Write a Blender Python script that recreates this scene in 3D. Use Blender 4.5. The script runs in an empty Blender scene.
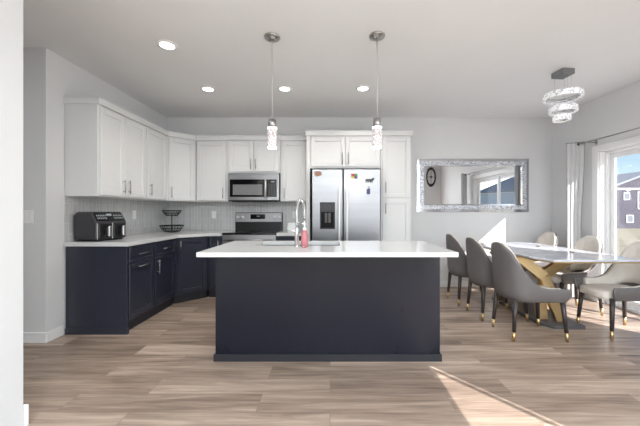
import bpy, bmesh, math, random
from mathutils import Vector, Matrix
PI = math.pi
rnd = random.Random(7)
S = bpy.context.scene
COL = S.collection

# ------------------------------------------------------------------ camera
cd = bpy.data.cameras.new('camera')
cd.sensor_width = 36.0
cd.lens = 296.0 / 640.0 * 36.0
cd.shift_x = -10.0 / 640.0
cd.shift_y = -1.5 / 640.0
cd.clip_start = 0.05
cd.clip_end = 500
cam = bpy.data.objects.new('camera', cd)
cam.location = (0, 0, 1.22)
cam.rotation_euler = (PI / 2, 0, 0)
COL.objects.link(cam)
S.camera = cam

# ------------------------------------------------------------------ sky, sun, area lights, exposure
SUN_DIR = Vector((-1.0, 1.21, -0.90)).normalized()
w = bpy.data.worlds.new('world')
S.world = w
w.use_nodes = True
wn = w.node_tree.nodes
bg = wn['Background']
sky = wn.new('ShaderNodeTexSky')
sky.sky_type = 'NISHITA'
sky.sun_disc = False
sky.sun_elevation = math.radians(30)
sky.sun_rotation = math.radians(140)
sky.air_density = 1.0
sky.dust_density = 0.6
w.node_tree.links.new(sky.outputs['Color'], bg.inputs['Color'])
bg.inputs['Strength'].default_value = 0.17

sl = bpy.data.lights.new('sun', 'SUN')
sl.energy = 12.0
sl.angle = math.radians(0.3)
sl.color = (1.0, 0.95, 0.88)
so = bpy.data.objects.new('sun', sl)
so.rotation_euler = SUN_DIR.to_track_quat('-Z', 'Y').to_euler()
so.location = (20, -24, 18)
COL.objects.link(so)


def area(name, loc, direction, sx, sy, power, color=(1, 1, 1), spread=180):
    l = bpy.data.lights.new(name, 'AREA')
    l.shape = 'RECTANGLE'
    l.size = sx
    l.size_y = sy
    l.energy = power
    l.color = color
    l.spread = math.radians(spread)
    o = bpy.data.objects.new(name, l)
    o.location = loc
    o.rotation_euler = Vector(direction).to_track_quat('-Z', 'Z').to_euler()
    COL.objects.link(o)
    return o


# daylight entering by the sliding door of the living room
area('living_door_light', (2.90, -1.2, 1.12), (-1, 0.25, 0.25), 1.75, 2.0, 42, (0.88, 0.95, 1.0))
# added fill lights under the ceiling behind the camera, without fixtures
for lx in (-0.3, 0.9, 2.2):
    for ly in (-3.6, -2.2, -0.9):
        area('living_room_fill', (lx, ly, 2.72), (0, 0, -1), 0.5, 0.5, 41, (0.83, 0.925, 1.0))
# added fill light to lift the dark hallway
area('hall_fill', (-3.2, 0.6, 2.72), (0, 0, -1), 0.5, 0.5, 17, (0.92, 0.96, 1.0))
S.view_settings.view_transform = 'Standard'
S.view_settings.look = 'None'
S.view_settings.gamma = 1
S.view_settings.use_curve_mapping = False
S.view_settings.exposure = 0.27


# ------------------------------------------------------------------ materials
def lin(c):
    c = c / 255.0
    return c / 12.92 if c <= 0.04045 else ((c + 0.055) / 1.055) ** 2.4


def rgb(r, g, b):
    return (lin(r), lin(g), lin(b), 1.0)


def mat(name, col, rough=0.5, metal=0.0, noise=0.0, nscale=8.0, bump=0.0, bscale=60.0, spec=0.5, coat=0.0, emit=None, estr=0.0,
        stretch=(1, 1, 1)):
    m = bpy.data.materials.new(name)
    m.use_nodes = True
    n = m.node_tree.nodes
    L = m.node_tree.links
    p = n['Principled BSDF']
    c = rgb(*col)
    p.inputs['Base Color'].default_value = c
    p.inputs['Roughness'].default_value = rough
    p.inputs['Metallic'].default_value = metal
    p.inputs['Specular IOR Level'].default_value = spec
    p.inputs['Coat Weight'].default_value = coat
    if emit:
        p.inputs['Emission Color'].default_value = rgb(*emit)
        p.inputs['Emission Strength'].default_value = estr
    tc = n.new('ShaderNodeTexCoord')
    mp = n.new('ShaderNodeMapping')
    mp.inputs['Scale'].default_value = stretch
    L.new(tc.outputs['Object'], mp.inputs['Vector'])
    if noise > 0:
        t = n.new('ShaderNodeTexNoise')
        t.inputs['Scale'].default_value = nscale
        t.inputs['Detail'].default_value = 4
        L.new(mp.outputs['Vector'], t.inputs['Vector'])
        mx = n.new('ShaderNodeMix')
        mx.data_type = 'RGBA'
        mx.inputs['A'].default_value = tuple(x * (1 - noise) for x in c[:3]) + (1,)
        mx.inputs['B'].default_value = tuple(min(1, x * (1 + noise)) for x in c[:3]) + (1,)
        L.new(t.outputs['Fac'], mx.inputs['Factor'])
        L.new(mx.outputs['Result'], p.inputs['Base Color'])
    if bump > 0:
        t2 = n.new('ShaderNodeTexNoise')
        t2.inputs['Scale'].default_value = bscale
        L.new(mp.outputs['Vector'], t2.inputs['Vector'])
        b = n.new('ShaderNodeBump')
        b.inputs['Strength'].default_value = bump
        b.inputs['Distance'].default_value = 0.01
        L.new(t2.outputs['Fac'], b.inputs['Height'])
        L.new(b.outputs['Normal'], p.inputs['Normal'])
    return m


def floor_material():
    m = bpy.data.materials.new('vinyl_plank_floor')
    m.use_nodes = True
    n = m.node_tree.nodes
    L = m.node_tree.links
    p = n['Principled BSDF']
    g = n.new('ShaderNodeNewGeometry')
    br = n.new('ShaderNodeTexBrick')
    br.offset = 0.37
    br.offset_frequency = 2
    br.inputs['Color1'].default_value = (0, 0, 0, 1)
    br.inputs['Color2'].default_value = (1, 1, 1, 1)
    br.inputs['Mortar'].default_value = (0.5, 0.5, 0.5, 1)
    br.inputs['Scale'].default_value = 1.0
    br.inputs['Mortar Size'].default_value = 0.0018
    br.inputs['Mortar Smooth'].default_value = 0.2
    br.inputs['Brick Width'].default_value = 1.22
    br.inputs['Row Height'].default_value = 0.18
    L.new(g.outputs['Position'], br.inputs['Vector'])
    # grain, moved along per plank
    sep = n.new('ShaderNodeSeparateXYZ')
    L.new(g.outputs['Position'], sep.inputs[0])
    bw = n.new('ShaderNodeSeparateColor')
    L.new(br.outputs['Color'], bw.inputs[0])
    mul = n.new('ShaderNodeMath')
    mul.operation = 'MULTIPLY'
    mul.inputs[1].default_value = 37.0
    L.new(bw.outputs[0], mul.inputs[0])
    cmb = n.new('ShaderNodeCombineXYZ')
    L.new(sep.outputs['X'], cmb.inputs['X'])
    L.new(sep.outputs['Y'], cmb.inputs['Y'])
    L.new(mul.outputs[0], cmb.inputs['Z'])
    mp = n.new('ShaderNodeMapping')
    mp.inputs['Scale'].default_value = (0.9, 11.0, 1.0)
    L.new(cmb.outputs[0], mp.inputs['Vector'])
    t1 = n.new('ShaderNodeTexNoise')
    t1.inputs['Scale'].default_value = 1.6
    t1.inputs['Detail'].default_value = 5
    t1.inputs['Roughness'].default_value = 0.6
    t1.inputs['Distortion'].default_value = 0.6
    L.new(mp.outputs[0], t1.inputs['Vector'])
    mp2 = n.new('ShaderNodeMapping')
    mp2.inputs['Scale'].default_value = (3.0, 60.0, 1.0)
    L.new(cmb.outputs[0], mp2.inputs['Vector'])
    t2 = n.new('ShaderNodeTexNoise')
    t2.inputs['Scale'].default_value = 1.0
    t2.inputs['Detail'].default_value = 3
    L.new(mp2.outputs[0], t2.inputs['Vector'])
    # sum
    a = n.new('ShaderNodeMath')
    a.operation = 'MULTIPLY_ADD'
    a.inputs[1].default_value = 0.24
    L.new(bw.outputs[0], a.inputs[0])
    b = n.new('ShaderNodeMath')
    b.operation = 'MULTIPLY'
    b.inputs[1].default_value = 0.98
    L.new(t1.outputs['Fac'], b.inputs[0])
    L.new(b.outputs[0], a.inputs[2])
    c = n.new('ShaderNodeMath')
    c.operation = 'MULTIPLY_ADD'
    c.inputs[1].default_value = 0.26
    L.new(t2.outputs['Fac'], c.inputs[0])
    L.new(a.outputs[0], c.inputs[2])
    rp = n.new('ShaderNodeValToRGB')
    e = rp.color_ramp.elements
    e[0].position = 0.42
    e[0].color = rgb(104, 88, 77)
    e[1].position = 1.0
    e[1].color = rgb(198, 177, 159)
    x = e.new(0.60)
    x.color = rgb(139, 120, 106)
    x = e.new(0.78)
    x.color = rgb(166, 146, 130)
    L.new(c.outputs[0], rp.inputs['Fac'])
    mx = n.new('ShaderNodeMix')
    mx.data_type = 'RGBA'
    mx.inputs['B'].default_value = rgb(136, 118, 106)
    L.new(br.outputs['Fac'], mx.inputs['Factor'])
    L.new(rp.outputs['Color'], mx.inputs['A'])
    L.new(mx.outputs['Result'], p.inputs['Base Color'])
    p.inputs['Roughness'].default_value = 0.36
    p.inputs['Specular IOR Level'].default_value = 0.4
    bp = n.new('ShaderNodeBump')
    bp.inputs['Strength'].default_value = 0.12
    bp.inputs['Distance'].default_value = 0.004
    L.new(t2.outputs['Fac'], bp.inputs['Height'])
    L.new(bp.outputs['Normal'], p.inputs['Normal'])
    return m


def tile_material():
    m = bpy.data.materials.new('stacked_tile')
    m.use_nodes = True
    n = m.node_tree.nodes
    L = m.node_tree.links
    p = n['Principled BSDF']
    g = n.new('ShaderNodeNewGeometry')
    sep = n.new('ShaderNodeSeparateXYZ')
    L.new(g.outputs['Position'], sep.inputs[0])
    add = n.new('ShaderNodeMath')
    L.new(sep.outputs['X'], add.inputs[0])
    L.new(sep.outputs['Y'], add.inputs[1])
    cmb = n.new('ShaderNodeCombineXYZ')
    L.new(sep.outputs['Z'], cmb.inputs['X'])
    L.new(add.outputs[0], cmb.inputs['Y'])
    br = n.new('ShaderNodeTexBrick')
    br.offset = 0.5
    br.inputs['Color1'].default_value = rgb(192, 192, 191)
    br.inputs['Color2'].default_value = rgb(204, 204, 203)
    br.inputs['Mortar'].default_value = rgb(218, 218, 217)
    br.inputs['Scale'].default_value = 1.0
    br.inputs['Mortar Size'].default_value = 0.0035
    br.inputs['Brick Width'].default_value = 0.20
    br.inputs['Row Height'].default_value = 0.05
    L.new(cmb.outputs[0], br.inputs['Vector'])
    L.new(br.outputs['Color'], p.inputs['Base Color'])
    p.inputs['Roughness'].default_value = 0.22
    bp = n.new('ShaderNodeBump')
    bp.invert = True
    bp.inputs['Strength'].default_value = 0.4
    bp.inputs['Distance'].default_value = 0.003
    L.new(br.outputs['Fac'], bp.inputs['Height'])
    L.new(bp.outputs['Normal'], p.inputs['Normal'])
    return m


def glass_material(name, tint=(255, 255, 255), refl=0.06):
    m = bpy.data.materials.new(name)
    m.use_nodes = True
    n = m.node_tree.nodes
    L = m.node_tree.links
    n.remove(n['Principled BSDF'])
    tr = n.new('ShaderNodeBsdfTransparent')
    tr.inputs['Color'].default_value = rgb(*tint)
    gl = n.new('ShaderNodeBsdfGlossy')
    gl.inputs['Roughness'].default_value = 0.02
    mx = n.new('ShaderNodeMixShader')
    mx.inputs['Fac'].default_value = refl
    L.new(tr.outputs[0], mx.inputs[1])
    L.new(gl.outputs[0], mx.inputs[2])
    L.new(mx.outputs[0], n['Material Output'].inputs['Surface'])
    return m


def crystal_material(name, base, estr, scale, metal=0.0, rough=0.15, dark=(120, 120, 124)):
    m = bpy.data.materials.new(name)
    m.use_nodes = True
    n = m.node_tree.nodes
    L = m.node_tree.links
    p = n['Principled BSDF']
    tc = n.new('ShaderNodeTexCoord')
    v = n.new('ShaderNodeTexVoronoi')
    v.inputs['Scale'].default_value = scale
    L.new(tc.outputs['Object'], v.inputs['Vector'])
    r = n.new('ShaderNodeValToRGB')
    r.color_ramp.elements[0].position = 0.1
    r.color_ramp.elements[0].color = rgb(*dark)
    r.color_ramp.elements[1].position = 0.75
    r.color_ramp.elements[1].color = rgb(*base)
    sp = n.new('ShaderNodeSeparateColor')
    L.new(v.outputs['Color'], sp.inputs[0])
    L.new(sp.outputs[0], r.inputs['Fac'])
    L.new(r.outputs['Color'], p.inputs['Base Color'])
    if estr > 0:
        L.new(r.outputs['Color'], p.inputs['Emission Color'])
        p.inputs['Emission Strength'].default_value = estr
    p.inputs['Metallic'].default_value = metal
    p.inputs['Roughness'].default_value = rough
    b = n.new('ShaderNodeBump')
    b.inputs['Strength'].default_value = 0.9
    b.inputs['Distance'].default_value = 0.004
    L.new(sp.outputs[1], b.inputs['Height'])
    L.new(b.outputs['Normal'], p.inputs['Normal'])
    return m


def marble_material():
    m = bpy.data.materials.new('white_marble')
    m.use_nodes = True
    n = m.node_tree.nodes
    L = m.node_tree.links
    p = n['Principled BSDF']
    tc = n.new('ShaderNodeTexCoord')
    t = n.new('ShaderNodeTexNoise')
    t.inputs['Scale'].default_value = 2.2
    t.inputs['Detail'].default_value = 8
    t.inputs['Distortion'].default_value = 2.5
    L.new(tc.outputs['Object'], t.inputs['Vector'])
    r = n.new('ShaderNodeValToRGB')
    r.color_ramp.elements[0].position = 0.36
    r.color_ramp.elements[0].color = rgb(206, 208, 218)
    r.color_ramp.elements[1].position = 0.56
    r.color_ramp.elements[1].color = rgb(216, 218, 226)
    x = r.color_ramp.elements.new(0.47)
    x.color = rgb(198, 200, 210)
    L.new(t.outputs['Fac'], r.inputs['Fac'])
    L.new(r.outputs['Color'], p.inputs['Base Color'])
    p.inputs['Roughness'].default_value = 0.12
    return m


M = {
    'wall': mat('grey_wall_paint', (222, 222, 222), 0.75, noise=0.02, nscale=3, bump=0.05, bscale=180),
    'ceiling': mat('white_ceiling_paint', (238, 238, 238), 0.85, noise=0.02, nscale=3, bump=0.08, bscale=120),
    'trim': mat('white_trim_paint', (238, 238, 237), 0.4, noise=0.01),
    'floor': floor_material(),
    'tile': tile_material(),
    'white_cab': mat('white_cabinet_paint', (222, 222, 221), 0.42, noise=0.012, nscale=5),
    'navy': mat('navy_cabinet_paint', (42, 45, 57), 0.30, noise=0.14, nscale=3.0, stretch=(3, 3, 1.0), spec=0.55),
    'island': mat('dark_stained_island_panel', (19, 22, 34), 0.24, noise=0.14, nscale=2.6, stretch=(3.5, 1, 1.1), spec=0.34),
    'toe': mat('dark_toe_kick', (33, 34, 40), 0.5, noise=0.05),
    'quartz': mat('white_quartz', (208, 208, 207), 0.16, noise=0.02, nscale=30),
    'fridge_steel': mat('refrigerator_stainless', (146, 146, 148), 0.32, 1.0, noise=0.12, nscale=2.0, stretch=(0.3, 1, 9)),
    'bright_steel': mat('satin_handle_steel', (214, 214, 215), 0.35, 0.55, noise=0.03),
    'console_steel': mat('console_stainless', (176, 176, 178), 0.4, 0.6, noise=0.06, nscale=4, stretch=(1, 1, 30)),
    'sink_steel': mat('sink_stainless', (128, 129, 132), 0.35, 1.0, noise=0.05),
    'deep_black': mat('matt_black_recess', (9, 9, 10), 0.55, noise=0.05, spec=0.2),
    'steel': mat('brushed_stainless', (168, 168, 170), 0.33, 1.0, noise=0.05, nscale=3, stretch=(1, 1, 40)),
    'nickel': mat('brushed_nickel', (176, 174, 172), 0.30, 1.0, noise=0.04),
    'chrome': mat('chrome', (225, 226, 228), 0.07, 1.0, noise=0.01),
    'blackglass': mat('black_glass', (14, 14, 16), 0.07, noise=0.02, coat=0.3),
    'greyglass': mat('grey_mesh_glass', (122, 122, 123), 0.2, noise=0.05, nscale=90),
    'black': mat('black_plastic', (26, 26, 28), 0.4, noise=0.06),
    'charcoal': mat('charcoal_plastic', (50, 50, 54), 0.33, noise=0.06),
    'whiteplastic': mat('white_plastic', (240, 240, 238), 0.35, noise=0.01),
    'iron': mat('black_wire', (34, 34, 34), 0.45, 0.3, noise=0.05),
    'grey_leather': mat('grey_leather', (104, 100, 99), 0.46, noise=0.06, nscale=6, bump=0.12, bscale=220),
    'cream_fabric': mat('cream_fabric', (220, 213, 204), 0.7, noise=0.05, nscale=14, bump=0.1, bscale=160),
    'dark_wood': mat('dark_brown_wood', (58, 51, 50), 0.4, noise=0.18, nscale=6, stretch=(8, 8, 1)),
    'brass': mat('brass', (206, 178, 132), 0.35, 1.0, noise=0.05),
    'gold': mat('gold_metal', (204, 178, 134), 0.30, 1.0, noise=0.05),
    'marble': marble_material(),
    'bevel': mat('bevelled_mirror_strip', (205, 206, 210), 0.12, 1.0, noise=0.04, nscale=12),
    'mirror': mat('mirror_silver', (240, 241, 243), 0.01, 1.0),
    'crushed': crystal_material('crushed_crystal', (246, 248, 255), 0.0, 85, 0.35, 0.25, dark=(150, 153, 160)),
    'crystal': crystal_material('lit_crystal', (250, 250, 252), 0.28, 70, 0.0, 0.1, dark=(184, 184, 188)),
    'bubble': crystal_material('lit_bubble_glass', (240, 236, 235), 0.2, 90, 0.0, 0.1, dark=(178, 164, 163)),
    'led': mat('led_lens', (255, 255, 255), 0.5, emit=(255, 250, 242), estr=6.0),
    'lens_rim': mat('lit_glass_rim', (255, 255, 255), 0.2, emit=(255, 252, 250), estr=2.2),
    'curtain': mat('light_grey_linen', (194, 194, 194), 0.9, noise=0.04, nscale=20, bump=0.08, bscale=300),
    'curtain_hem_shade': mat('grey_linen_hem_shade', (122, 122, 123), 0.9, noise=0.04),  # dark grey for the shadow lines at the curtain edges; header tape shares it
    'glass': glass_material('window_glass', (250, 252, 255), 0.05),
    'pink_soap': mat('pink_liquid_soap', (184, 108, 113), 0.15, noise=0.03, coat=0.6),
    'clear': glass_material('clear_plastic', (244, 236, 236), 0.12),
    'clockmetal': mat('dark_pewter', (62, 60, 60), 0.4, 0.6, noise=0.2, nscale=30),
    'vinyl': mat('white_vinyl', (240, 240, 240), 0.35, noise=0.01),
    'siding': mat('grey_mauve_siding', (74, 70, 82), 0.85, noise=0.05, nscale=1.5, stretch=(1, 1, 12)),
    'siding_blue': mat('grey_blue_siding', (188, 198, 210), 0.8, noise=0.05, nscale=1.5, stretch=(1, 1, 12)),
    'siding_tan': mat('taupe_siding', (150, 142, 134), 0.8, noise=0.05, nscale=1.5, stretch=(1, 1, 12)),
    'shingle': mat('grey_asphalt_shingle', (140, 143, 150), 0.9, noise=0.18, nscale=6),
    'housetrim': mat('white_house_trim', (225, 225, 228), 0.6, noise=0.02),
    'housepane': mat('house_window_pane', (120, 124, 134), 0.1, noise=0.1),
    'grass': mat('dry_lawn', (138, 130, 110), 0.95, noise=0.32, nscale=0.8, bump=0.3, bscale=9),
    'concrete': mat('pale_concrete', (196, 192, 186), 0.9, noise=0.06, nscale=5),
    'orange': mat('orange_brown_print', (150, 112, 90), 0.5, noise=0.35, nscale=60),
    'red': mat('red_enamel', (190, 52, 48), 0.4, noise=0.02),
    'green': mat('green_enamel', (56, 138, 74), 0.4, noise=0.02),
    'blue': mat('navy_blue_enamel', (62, 68, 118), 0.4, noise=0.02),
    'yellow': mat('yellow_enamel', (220, 190, 70), 0.4, noise=0.02),
    'darkgrey': mat('dark_grey_rubber', (84, 82, 82), 0.5, noise=0.2, nscale=50),
    'display': mat('lit_display_digits', (110, 114, 118), 0.4, emit=(190, 200, 205), estr=0.25),
    'galv': mat('galvanised_plate', (88, 88, 92), 0.4, 0.2, noise=0.05),
}


# ------------------------------------------------------------------ mesh builder
class MB:
    def __init__(self):
        self.bm = bmesh.new()

    def _add(self, verts, faces, smooth=False):
        vs = [self.bm.verts.new(v) for v in verts]
        for f in faces:
            try:
                fc = self.bm.faces.new([vs[i] for i in f])
                fc.smooth = smooth
            except ValueError:
                pass
        return vs

    def box(self, x0, x1, y0, y1, z0, z1, b=0.0, m=None, seg=1):
        x0, x1 = min(x0, x1), max(x0, x1)
        y0, y1 = min(y0, y1), max(y0, y1)
        z0, z1 = min(z0, z1), max(z0, z1)
        v = [(x0, y0, z0), (x1, y0, z0), (x1, y1, z0), (x0, y1, z0), (x0, y0, z1), (x1, y0, z1), (x1, y1, z1), (x0, y1, z1)]
        if m is not None:
            v = [m @ Vector(p) for p in v]
        f = [(0, 3, 2, 1), (4, 5, 6, 7), (0, 1, 5, 4), (1, 2, 6, 5), (2, 3, 7, 6), (3, 0, 4, 7)]
        vs = self._add(v, f)
        if b > 0:
            es = set()
            for q in vs:
                es.update(q.link_edges)
            bmesh.ops.bevel(self.bm, geom=list(es), offset=b, segments=seg, affect='EDGES', profile=0.5)
        return self

    def prism(self, pts, z0, z1, b=0.0, m=None, smooth=False):
        n = len(pts)
        area2 = sum(pts[i][0] * pts[(i + 1) % n][1] - pts[(i + 1) % n][0] * pts[i][1] for i in range(n))
        if area2 < 0:
            pts = pts[::-1]
        v = [Vector((p[0], p[1], z0)) for p in pts] + [Vector((p[0], p[1], z1)) for p in pts]
        if m is not None:
            v = [m @ q for q in v]
        f = [tuple(range(n))[::-1], tuple(range(n, 2 * n))] + [(i, (i + 1) % n, n + (i + 1) % n, n + i) for i in range(n)]
        vs = self._add(v, f)
        if b > 0:
            es = set()
            for q in vs:
                es.update(q.link_edges)
            bmesh.ops.bevel(self.bm, geom=list(es), offset=b, segments=1, affect='EDGES')
        return self

    def lathe(self, prof, c=(0, 0, 0), n=24, m=None, smooth=True, sx=1, sy=1):
        """prof: list of (r, z); closed at the ends when r is 0 or by caps"""
        c = Vector(c)
        v, f = [], []
        k = len(prof)
        for i in range(n):
            a = 2 * PI * i / n
            for r, z in prof:
                q = c + Vector((r * sx * math.cos(a), r * sy * math.sin(a), z))
                v.append(m @ q if m is not None else q)
        for i in range(n):
            j = (i + 1) % n
            for t in range(k - 1):
                f.append((i * k + t, j * k + t, j * k + t + 1, i * k + t + 1))
        vs = self._add(v, f, smooth)
        loop = prof[0] == prof[-1]
        for t, rev in ((0, True), (k - 1, False)):
            if prof[t][0] > 1e-6 and not loop:
                ring = [vs[i * k + t] for i in range(n)]
                if rev:
                    ring = ring[::-1]
                try:
                    self.bm.faces.new(ring)
                except ValueError:
                    pass
        return self

    def cyl(self, c, r, z0, z1, n=20, r2=None):
        return self.lathe([(r, z0), (r if r2 is None else r2, z1)], c, n)

    def tube(self, path, r, n=8, closed=False):
        P = [Vector(p) for p in path]
        k = len(P)
        rs = r if isinstance(r, (list, tuple)) else [r] * k
        T = []
        for i in range(k):
            if closed:
                t = P[(i + 1) % k] - P[(i - 1) % k]
            else:
                t = P[min(i + 1, k - 1)] - P[max(i - 1, 0)]
            T.append(t.normalized())
        up = Vector((0, 0, 1)) if abs(T[0].z) < 0.9 else Vector((1, 0, 0))
        u = T[0].cross(up).normalized()
        v, f = [], []
        for i in range(k):
            u = (u - T[i] * u.dot(T[i])).normalized()
            w_ = T[i].cross(u)
            for j in range(n):
                a = 2 * PI * j / n
                v.append(P[i] + (u * math.cos(a) + w_ * math.sin(a)) * rs[i])
        rng = k if closed else k - 1
        for i in range(rng):
            i2 = (i + 1) % k
            for j in range(n):
                j2 = (j + 1) % n
                f.append((i * n + j, i * n + j2, i2 * n + j2, i2 * n + j))
        if not closed:
            f.append(tuple(range(n))[::-1])
            f.append(tuple((k - 1) * n + j for j in range(n)))
        self._add(v, f, True)
        return self

    def bar(self, a, b, sx, sy, up=(0, 1, 0)):
        """rectangular bar from a to b"""
        a, b = Vector(a), Vector(b)
        t = (b - a).normalized()
        u = Vector(up)
        u = (u - t * u.dot(t)).normalized()
        s = t.cross(u)
        v = []
        for p in (a, b):
            for i, j in ((-1, -1), (1, -1), (1, 1), (-1, 1)):
                v.append(p + s * (i * sx / 2) + u * (j * sy / 2))
        self._add(v, [(0, 1, 2, 3)[::-1], (4, 5, 6, 7), (0, 1, 5, 4), (1, 2, 6, 5), (2, 3, 7, 6), (3, 0, 4, 7)])
        return self

    def sphere(self, c, r, n=12, sz=1):
        prof = [(r * math.sin(PI * i / n), -r * sz * math.cos(PI * i / n)) for i in range(n + 1)]
        prof[0] = (0, -r * sz)
        prof[-1] = (0, r * sz)
        return self.lathe(prof, c, n * 2)


def link(name, mb, m, parent=None, world_of=None):
    bm = mb.bm
    bmesh.ops.remove_doubles(bm, verts=bm.verts, dist=1e-5)
    if world_of is not None:
        bmesh.ops.translate(bm, verts=bm.verts, vec=-Vector(world_of))
    bmesh.ops.recalc_face_normals(bm, faces=bm.faces)
    me = bpy.data.meshes.new(name)
    bm.to_mesh(me)
    bm.free()
    me.materials.append(M[m] if isinstance(m, str) else m)
    o = bpy.data.objects.new(name, me)
    COL.objects.link(o)
    if parent is not None:
        o.parent = parent
    return o


def root_of(o):
    while o.parent:
        o = o.parent
    return o


def part(name, mb, m, parent, w=False, label=None):
    """w=True: the shape is given in world coordinates (only under things that are not turned)"""
    o = link(name, mb, m, parent, root_of(parent).location if w else None)
    if label:
        o['label'] = label
    return o


def tag(o, label, cat, group=None):
    o['label'] = label
    o['category'] = cat
    if group:
        o['group'] = group
    return o


def thing(name, label, cat, loc=(0, 0, 0), rz=0.0, group=None):
    o = bpy.data.objects.new(name, None)
    o.empty_display_size = 0.1
    o.location = loc
    o.rotation_euler = (0, 0, rz)
    COL.objects.link(o)
    return tag(o, label, cat, group)


def solo(name, label, cat, mb, m, loc, group=None):
    """a thing that is one mesh, built in world coordinates"""
    o = link(name, mb, m, None, loc)
    o.location = loc
    return tag(o, label, cat, group)


def struct(name, mb, m, parent=None):
    o = link(name, mb, m, parent)
    if parent is None:
        o['kind'] = 'structure'
    return o


def copy_tree(o, parent=None):
    c = o.copy()
    COL.objects.link(c)
    if parent is not None:
        c.parent = parent
    for ch in list(o.children):
        copy_tree(ch, c)
    return c


# ------------------------------------------------------------------ the setting
H = 2.744
YB = 4.80
XL = -2.64
XR = 3.60
struct('floor', MB().box(-4.7, 3.75, -5.1, 4.95, -0.12, 0.0), 'floor')
struct('ceiling', MB().box(-4.7, 3.75, -5.1, 4.95, H, H + 0.15), 'ceiling')
struct('wall_back', MB().box(XL - 0.12, 3.75, YB, YB + 0.15, 0, H), 'wall')
struct('wall_left', MB().prism([(XL, 2.75), (XL, YB), (XL - 0.12, YB), (XL - 0.12, 2.87), (-4.7, 2.87), (-4.7, 2.75)], 0, H), 'wall')
struct('wall_near_left', MB().box(-1.86, -1.735, -5.0, 1.68, 0, H, 0.006), 'wall')
struct('wall_hall', MB().box(-4.7, -4.55, -5.0, 2.75, 0, H), 'wall')
struct('wall_rear', MB().box(-4.7, 3.75, -5.15, -5.0, 0, H), 'wall')
DY0, DY1, DH = 2.15, 3.96, 2.03
wr = MB()
wr.box(XR, XR + 0.15, DY1, YB, 0, H)
wr.box(XR, XR + 0.15, -0.06, DY0, 0, H)
wr.box(XR, XR + 0.15, DY0, DY1, DH, H)
struct('wall_right', wr, 'wall')
JX = 2.95
EY0, EY1, EH = -2.10, -0.250, 2.12
wj = MB()
wj.box(JX, XR + 0.15, -0.18, -0.06, 0, H)
wj.box(JX, JX + 0.15, EY1, -0.18, 0, H)
wj.box(JX, JX + 0.15, EY0, EY1, EH, H)
wj.box(JX, JX + 0.15, -5.0, EY0, 0, H)
struct('wall_right_jog', wj, 'wall')

# tile backsplash behind the counters
bs = MB()
bs.box(XL, XL + 0.008, 2.94, YB - 0.008, 0.915, 1.38)
bs.box(XL, -0.335, YB - 0.008, YB, 0.90, 1.38)
struct('wall_backsplash', bs, 'tile')

# baseboards
def base(name, x0, x1, y0, y1):
    mb = MB()
    mb.box(x0, x1, y0, y1, 0, 0.10, 0.004)
    struct(name, mb, 'trim')

base('baseboard_back', 1.16, XR, YB - 0.014, YB)
base('baseboard_left', XL, XL + 0.014, 2.7502, 2.925)
base('baseboard_hall', -4.55, XL + 0.014, 2.736, 2.75)
base('baseboard_right', XR - 0.014, XR, 4.05, YB - 0.014)
base('baseboard_right_near', XR - 0.014, XR, -0.06, 2.06)
bn = MB()
bn.box(-1.86, -1.721, 1.68, 1.694, 0, 0.12, 0.003)
struct('baseboard_near_left', bn, 'trim')
base('baseboard_jog', JX, XR - 0.014, -0.06, -0.046)

# casing of the sliding doors
t1 = MB()
t1.box(XR - 0.018, XR, DY1, DY1 + 0.09, 0, DH + 0.075, 0.003)
t1.box(XR - 0.018, XR, DY0 - 0.09, DY0, 0, DH + 0.075, 0.003)
t1.box(XR - 0.020, XR, DY0 - 0.09, DY1 + 0.09, DH - 0.005, DH + 0.075, 0.003)
struct('trim_1', t1, 'trim')
t2 = MB()
t2.box(JX - 0.018, JX, EY1, EY1 + 0.09, 0, EH + 0.075, 0.003)
t2.box(JX - 0.018, JX, EY0 - 0.09, EY0, 0, EH + 0.075, 0.003)
t2.box(JX - 0.020, JX, EY0 - 0.09, EY1 + 0.09, EH, EH + 0.075, 0.003)
struct('trim_2', t2, 'trim')


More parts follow.
